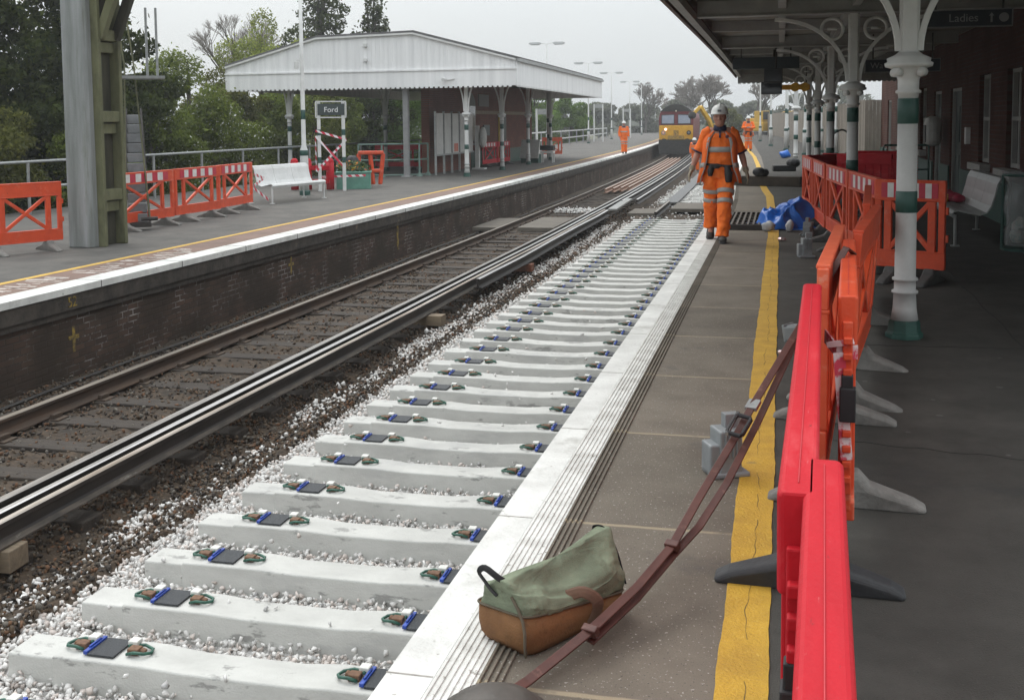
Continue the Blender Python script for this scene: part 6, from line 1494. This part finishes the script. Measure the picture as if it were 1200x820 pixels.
def person(label, loc, rz, J, detail=True, vest_open=True, band=True, gloves=True, dark_waist=True, coat=False, orange_only=False, group=None):
    """J: joints in the figure's own frame, facing -Y. shoulders etc. are (left in picture = 'a', right in picture = 'b')"""
    t = thing('person', label, 'person', loc, rz, group)
    V_ = Vector; vox = 0.011 if detail else 0.02
    hip, chest, head = V_(J['hip']), V_(J['chest']), V_(J['head'])
    # ---- body, one continuous surface
    b = MB()
    tor = [(0.0, .165, .115), (0.12, .160, .118), (0.27, .165, .125), (0.40, .185, .125), (0.50, .175, .105), (0.545, .10, .075)]
    def tpos(u): return hip.lerp(chest, u/0.50) if u <= 0.5 else chest+(V_((0, 0.0, 1)))*(u-0.5)
    b.loft([ell(tpos(u), rx, ry) for u, rx, ry in tor])
    b.tube([chest-V_((0, 0, .02)), chest.lerp(head, 0.5), head-V_((0, -.01, .04))], [0.075, 0.062, 0.058], n=14)
    # head: skull, jaw, brow, nose, lips, ears
    H_ = [(-0.115, .035, .035, -.045), (-0.10, .052, .055, -.032), (-0.07, .064, .078, -.018), (-0.03, .071, .092, -.006), (0.01, .075, .099, 0.0), (0.05, .077, .100, .004), (0.085, .070, .090, .006), (0.112, .045, .058, .006), (0.122, .015, .02, .006)]
    b.loft([ell(head+V_((0, dy, z)), rx, ry, 20) for z, rx, ry, dy in H_])
    f0 = head+V_((0, -0.098, 0))
    b.tube([f0+V_((0, .008, .035)), f0+V_((0, -.012, .0)), f0+V_((0, -.024, -.022)), f0+V_((0, .004, -.034))], [0.008, 0.011, 0.015, 0.008], n=8)
    for s_ in (-1, 1):
        b.ball(f0+V_((s_*.014, -.006, -.026)), .010, n=8); b.ball(head+V_((s_*.078, .012, -.005)), (.010, .022, .034), n=8)
        b.tube([f0+V_((s_*.014, .006, .030)), f0+V_((s_*.046, .014, .028))], 0.009, n=6)
        b.ball(f0+V_((s_*.042, .018, -.02)), (.022, .016, .02), n=8)
    b.ball(f0+V_((0, .014, -.054)), (.024, .012, .007), n=8); b.ball(f0+V_((0, .018, -.066)), (.021, .012, .008), n=8); b.ball(f0+V_((0, .022, -.095)), (.024, .02, .016), n=8)
    for k, s_ in (('a', -1), ('b', 1)):
        sh, el, wr = V_(J['sh'+k]), V_(J['el'+k]), V_(J['wr'+k])
        seg(b, chest+V_((s_*.10, 0, .0)), sh, .075, .068); seg(b, sh, el, .060, .046, bulge=.006); seg(b, el, wr, .045, .030, bulge=.005)
        if not gloves: hand(b, wr, wr-el, s_)
        hp, kn, an = V_(J['hp'+k]), V_(J['kn'+k]), V_(J['an'+k])
        seg(b, hip+V_((s_*.06, 0, 0)), hp, .11, .105); seg(b, hp, kn, .100, .062, bulge=.008); seg(b, kn, an, .060, .042, bulge=.012)
        b.tube([an+V_((0, .02, -.02)), an+V_((0, -.06, -.05)), an+V_((0, -.14, -.06))], [.045, .042, .03], n=10)
    body = remesh(b.build('body', M_skin, t), vox, 2)
    # eyes and hair
    e = MB()
    for s_ in (-1, 1): e.ball(f0+V_((s_*.031, .012, .012)), (.012, .008, .006), n=8, k=5)
    e.build('eyes', mat('eye_dark', (0.04, 0.03, 0.025), None, 0.3), t, smooth=True)
    h = MB(); h.loft([ell(head+V_((0, .018, z)), rx, ry, 18) for z, rx, ry in ((-0.03, .074, .088), (0.03, .082, .096), (0.08, .079, .093))]); h.build('hair', M_hair, t, smooth=True)
    # helmet with brim and ridge
    hc = head+V_((0, 0.0, .055)); q = MB()
    q.loft([ell(hc+V_((0, dy, z)), rx, ry, 26, p=2.0) for z, rx, ry, dy in ((-.012, .122, .150, -.014), (-.004, .126, .156, -.016), (.002, .112, .134, 0.0), (.035, .110, .132, 0), (.075, .094, .115, .002), (.105, .066, .082, .002), (.120, .03, .04, .002), (.124, .006, .008, .002))])
    q = q.build('helmet', M_helm, t, smooth=True)
    if detail:
        w = MB(); w.tube([hc+V_((0, -.118, .045)), hc+V_((0, -.088, .096)), hc+V_((0, 0, .128)), hc+V_((0, .09, .10))], .013, n=8); w.build('ridge', M_helm, q, smooth=True)
        w = MB(); w.box(tuple(hc+V_((0, -.138, .036))), (.05, .006, .028), (R(-14), 0, 0)); w.build('badge', mat('dim_badge', (0.16, 0.16, 0.17), None, 0.5), q)
    # ---- trousers
    b = MB(); b.loft([ell(hip+V_((0, 0, z)), rx, ry) for z, rx, ry in ((-.12, .185, .145), (-.02, .195, .15), (.08, .180, .145), (.14, .172, .14))])
    for k, s_ in (('a', -1), ('b', 1)):
        hp, kn, an = V_(J['hp'+k]), V_(J['kn'+k]), V_(J['an'+k])
        fold = V_((0, -.004, 0))
        b.tube([hip+V_((s_*.075, 0, -.03)), hp+V_((0, 0, -.04)), hp.lerp(kn, .5), kn+fold, kn.lerp(an, .35), kn.lerp(an, .6), kn.lerp(an, .8), an+V_((0, -.005, .012)), an+V_((0, -.008, -.02))], [.118, .124, .108, .092, .094, .088, .093, .088, .098], n=16)
    tr = remesh(b.build('trousers', M_hv, t), vox*1.1, 2)
    if detail:
        dm = tr.modifiers.new('creases', 'DISPLACE'); tx = bpy.data.textures.new('crease', 'CLOUDS'); tx.noise_scale = 0.085; dm.texture = tx; dm.strength = 0.045; dm.mid_level = 0.5
    if band:
        for k in 'ab':
            hp, kn, an = V_(J['hp'+k]), V_(J['kn'+k]), V_(J['an'+k])
            for u0, rr_ in ((0.62, .1165), (0.93, .106)):
                c0, c1 = hp.lerp(kn, u0-.065), hp.lerp(kn, u0+.065); w = MB(); w.tube([c0, c1], [rr_+.003, rr_-.002], n=20, cap=False)
                o = w.build('reflective_band', M_refl, tr, smooth=True); s2 = o.modifiers.new('thick', 'SOLIDIFY'); s2.thickness = 0.012
    # ---- boots
    for k in 'ab':
        an = V_(J['an'+k]); up_ = V_((0, 0, 1)); kn = V_(J['kn'+k]); toe = V_(J.get('toe'+k, (0, -1, 0))).normalized()
        w = MB(); w.tube([an+V_((0, 0, .10)), an+V_((0, .005, 0))], [.062, .058], n=14); w.loft([ell(an+toe*u+V_((0, 0, z-.0)), rx, rz_, 14, tuple(toe.cross(up_).normalized()), (0, 0, 1)) for u, z, rx, rz_ in ((-.075, -.045, .035, .038), (-.05, -.03, .045, .06), (0.03, -.04, .050, .052), (0.11, -.052, .055, .040), (0.17, -.058, .048, .034), (0.195, -.064, .025, .02))])
        bt = remesh(w.build('boot', M_boot, t), 0.011 if detail else 0.02, 1)
        s2 = MB(); s2.loft([ell(an+toe*u+V_((0, 0, -.092)), rx, .012, 14, tuple(toe.cross(up_).normalized()), (0, 0, 1)) for u, rx in ((-.085, .02), (-.07, .04), (.03, .052), (.12, .058), (.18, .05), (.205, .02))]); s2.build('sole', M_black, bt)
    # ---- shirt
    b = MB(); b.loft([ell(tpos(u)+V_((0, dy, 0)), rx, ry, p=2.5) for u, rx, ry, dy in ((-.02, .185, .14, -.005), (.05, .188, .15, -.012), (.14, .190, .158, -.02), (.25, .188, .152, -.014), (.36, .200, .146, -.004), (.44, .195, .132, 0), (.495, .165, .105, .006), (.535, .095, .08, .008))])
    for k, s_ in (('a', -1), ('b', 1)):
        sh, el, wr = V_(J['sh'+k]), V_(J['el'+k]), V_(J['wr'+k])
        long_ = coat
        b.tube([chest+V_((s_*.12, 0, .015)), sh+V_((0, 0, .012)), sh.lerp(el, .5), sh.lerp(el, .95 if not long_ else 1.0)]+([el.lerp(wr, .5), wr] if long_ else []), [.075, .074, .068, .072]+([.065, .055] if long_ else []), n=14)
    shirt = remesh(b.build('shirt', M_hv, t), vox, 2)
    if detail:
        dm = shirt.modifiers.new('creases', 'DISPLACE'); dm.texture = bpy.data.textures['crease']; dm.strength = 0.028; dm.mid_level = 0.5
    w = MB(); w.loft([ell(tpos(u)+V_((0, dy, 0)), rx, ry, 28, p=2.5) for u, rx, ry, dy in ((.235, .199, .164, -.015), (.305, .203, .160, -.010))], cap=False); o = w.build('reflective_band', M_refl, shirt, smooth=True); s2 = o.modifiers.new('thick', 'SOLIDIFY'); s2.thickness = .012
    w = MB(); w.loft([ell(chest+V_((0, -.012+dy, z)), rx, ry, 20) for z, rx, ry, dy in ((.025, .098, .088, -.015), (.075, .084, .072, -.004), (.10, .080, .066, .002))], cap=False); o = w.build('collar', M_navy, shirt, smooth=True); s2 = o.modifiers.new('thick', 'SOLIDIFY'); s2.thickness = .012
    if detail:
        w = MB(); w.bar(chest+V_((0, -.115, .03)), chest+V_((0, -.152, -.07)), .022, .012, upv=(0, -1, 0)); w.build('placket', M_navy, shirt)
        w = MB(); w.ball(chest+V_((.095, -.136, -.055)), (.024, .012, .024), n=10); w.build('badge', mat('dark_badge', (0.12, 0.03, 0.04), None, .6), shirt)
        for k in 'ab':
            sh, el = V_(J['sh'+k]), V_(J['el'+k]); w = MB(); w.tube([sh.lerp(el, .89), sh.lerp(el, .975)], [.0775, .0775], n=16, cap=False); o = w.build('cuff', M_navy, shirt, smooth=True); s2 = o.modifiers.new('thick', 'SOLIDIFY'); s2.thickness = .008
    # ---- vest, open at the front
    if vest_open:
        def vring(u, rx, ry, dy, a0, n=26):
            c = tpos(u)+V_((0, dy, 0)); out_ = []
            for j in range(n):
                a = -math.pi/2+a0+(2*math.pi-2*a0)*j/(n-1); x_, y_ = math.cos(a), math.sin(a)
                out_.append((c.x+rx*math.copysign(abs(x_)**.8, x_), c.y+ry*math.copysign(abs(y_)**.8, y_), c.z+0.008*math.sin(j*1.1)*(1-u)))
            return out_
        prof = [(-.19, .290, .205, -.005, 1.00), (-.10, .275, .200, -.01, .95), (0.0, .250, .196, -.012, .82), (.12, .230, .190, -.016, .74), (.25, .224, .184, -.012, .66), (.36, .222, .172, -.004, .58), (.43, .205, .148, 0, .52), (.475, .165, .125, .004, .46), (.515, .100, .098, .008, .60)]
        rings = [vring(*q) for q in prof]; n = len(rings[0])
        w = MB(); w.add([p for r in rings for p in r], [(i*n+j, i*n+j+1, (i+1)*n+j+1, (i+1)*n+j) for i in range(len(rings)-1) for j in range(n-1)])
        vest = w.build('vest', M_hv2, t, smooth=True); s2 = vest.modifiers.new('thick', 'SOLIDIFY'); s2.thickness = .010; s2.offset = 1
        w = MB()
        for sgn in (0, 1):
            w.add([(p[0], p[1]-.012, p[2]) for r in rings for p in (r[:3] if sgn == 0 else r[-3:])], [(i*3+j, i*3+j+1, (i+1)*3+j+1, (i+1)*3+j) for i in range(len(rings)-1) for j in range(2)])
        o = w.build('reflective_strip', M_refl, vest, smooth=True); s2 = o.modifiers.new('thick', 'SOLIDIFY'); s2.thickness = .012
        w = MB(); lo = [vring(u, rx+.013, ry+.012, dy, a0) for u, rx, ry, dy, a0 in ((.02, .249, .197, -.013, .84), (.085, .238, .194, -.015, .80))]
        w.add([p for r in lo for p in r], [(j, j+1, n+j+1, n+j) for j in range(n-1)]); o = w.build('reflective_hoop', M_refl, vest, smooth=True); s2 = o.modifiers.new('thick', 'SOLIDIFY'); s2.thickness = .01
    if dark_waist:
        w = MB(); w.tube([hip+V_((math.cos(a)*.198, math.sin(a)*.160-.008, .055+.012*math.sin(2*a))) for a in np.linspace(0, 2*math.pi, 30)], [(.030, .016)]*30, n=10, cap=False); w.ball(hip+V_((-.03, -.165, .045)), (.05, .03, .04), n=10)
        w.tube([hip+V_((-.10, -.155, .055)), hip+V_((-.115, -.172, -.02)), hip+V_((-.12, -.172, -.09))], [.034, .044, .03], n=10)
        w.tube([hip+V_((.10, -.155, .055)), hip+V_((.12, -.175, -.06)), hip+V_((.125, -.170, -.17))], [.036, .055, .045], n=10)
        remesh(w.build('waist_jacket', M_black, t), .013, 1)
    if gloves:
        for k, s_ in (('a', -1), ('b', 1)):
            el, wr = V_(J['el'+k]), V_(J['wr'+k]); w = MB(); d = (wr-el).normalized()
            w.tube([wr-d*.05, wr+d*.01], [.044, .038], n=12); hand(w, wr, d, s_, 1.13, .45)
            remesh(w.build('glove', M_glove, t), .0075 if detail else .016, 1)
    return t
walk = dict(hip=(0, 0, .97), chest=(.005, -.02, 1.46), head=(.0, -.075, 1.655),
    sha=(-.178, -.02, 1.43), ela=(-.285, .01, 1.19), wra=(-.365, -.09, .965), shb=(.186, -.01, 1.425), elb=(.285, .04, 1.18), wrb=(.350, -.01, .945),
    hpa=(-.095, .0, .92), kna=(-.115, .06, .53), ana=(-.12, .30, .17), toea=(-.05, -1, -.35), hpb=(.095, -.01, .92), knb=(.075, -.17, .51), anb=(.045, -.20, .105), toeb=(.06, -1, 0))
person('man in orange high visibility clothes and white helmet walking toward the camera', (-.80, 15.05, 0), R(2), walk)
stand = dict(hip=(0, 0, .97), chest=(0, -.01, 1.46), head=(0, -.04, 1.665), sha=(-.205, 0, 1.475), ela=(-.26, .02, 1.2), wra=(-.255, -.06, .96), shb=(.205, 0, 1.475), elb=(.26, .02, 1.2), wrb=(.255, -.06, .96),
    hpa=(-.095, 0, .92), kna=(-.10, -.02, .52), ana=(-.11, 0, .105), hpb=(.095, 0, .92), knb=(.10, -.02, .52), anb=(.11, .02, .105))
person('worker in full orange suit walking on the far platform near its edge', (-8.66, 62.4, ZL), R(15), dict(stand, kna=(-.08, -.1, .52), ana=(-.07, -.12, .105)), detail=False, vest_open=False, gloves=False, dark_waist=False, coat=True)
reach = dict(stand, ela=(-.30, -.06, 1.22), wra=(-.10, -.24, 1.25), elb=(.30, -.06, 1.22), wrb=(.12, -.26, 1.22))
person('distant worker in orange with hands raised, standing on the yellow line', (-1.67, 59.3, 0), R(0), reach, detail=False, vest_open=True, gloves=False, coat=True)
bend = dict(stand, chest=(-.06, -.12, 1.42), head=(-.08, -.20, 1.61))
person('worker in orange half hidden behind the walking man, down on the track', (-4.35, 58.5, -1.05), R(10), bend, detail=False, vest_open=False, gloves=False, dark_waist=False, coat=True)

# ================================================================== hazy air
b = MB(); b.box((0, 150, 9.0), (940, 940, 24.0))
hz = bpy.data.materials.new('haze'); hz.use_nodes = True; nt = hz.node_tree; nt.nodes.clear()
oo = nt.nodes.new('ShaderNodeOutputMaterial'); pv = nt.nodes.new('ShaderNodeVolumePrincipled')
pv.inputs['Color'].default_value = (0.92, 0.94, 0.96, 1); pv.inputs['Density'].default_value = 0.0010; pv.inputs['Anisotropy'].default_value = 0.2
nt.links.new(pv.outputs[0], oo.inputs['Volume'])
o = b.build('haze', hz); o['kind'] = 'stuff'; o['label'] = 'pale haze in the air dimming the far trees'
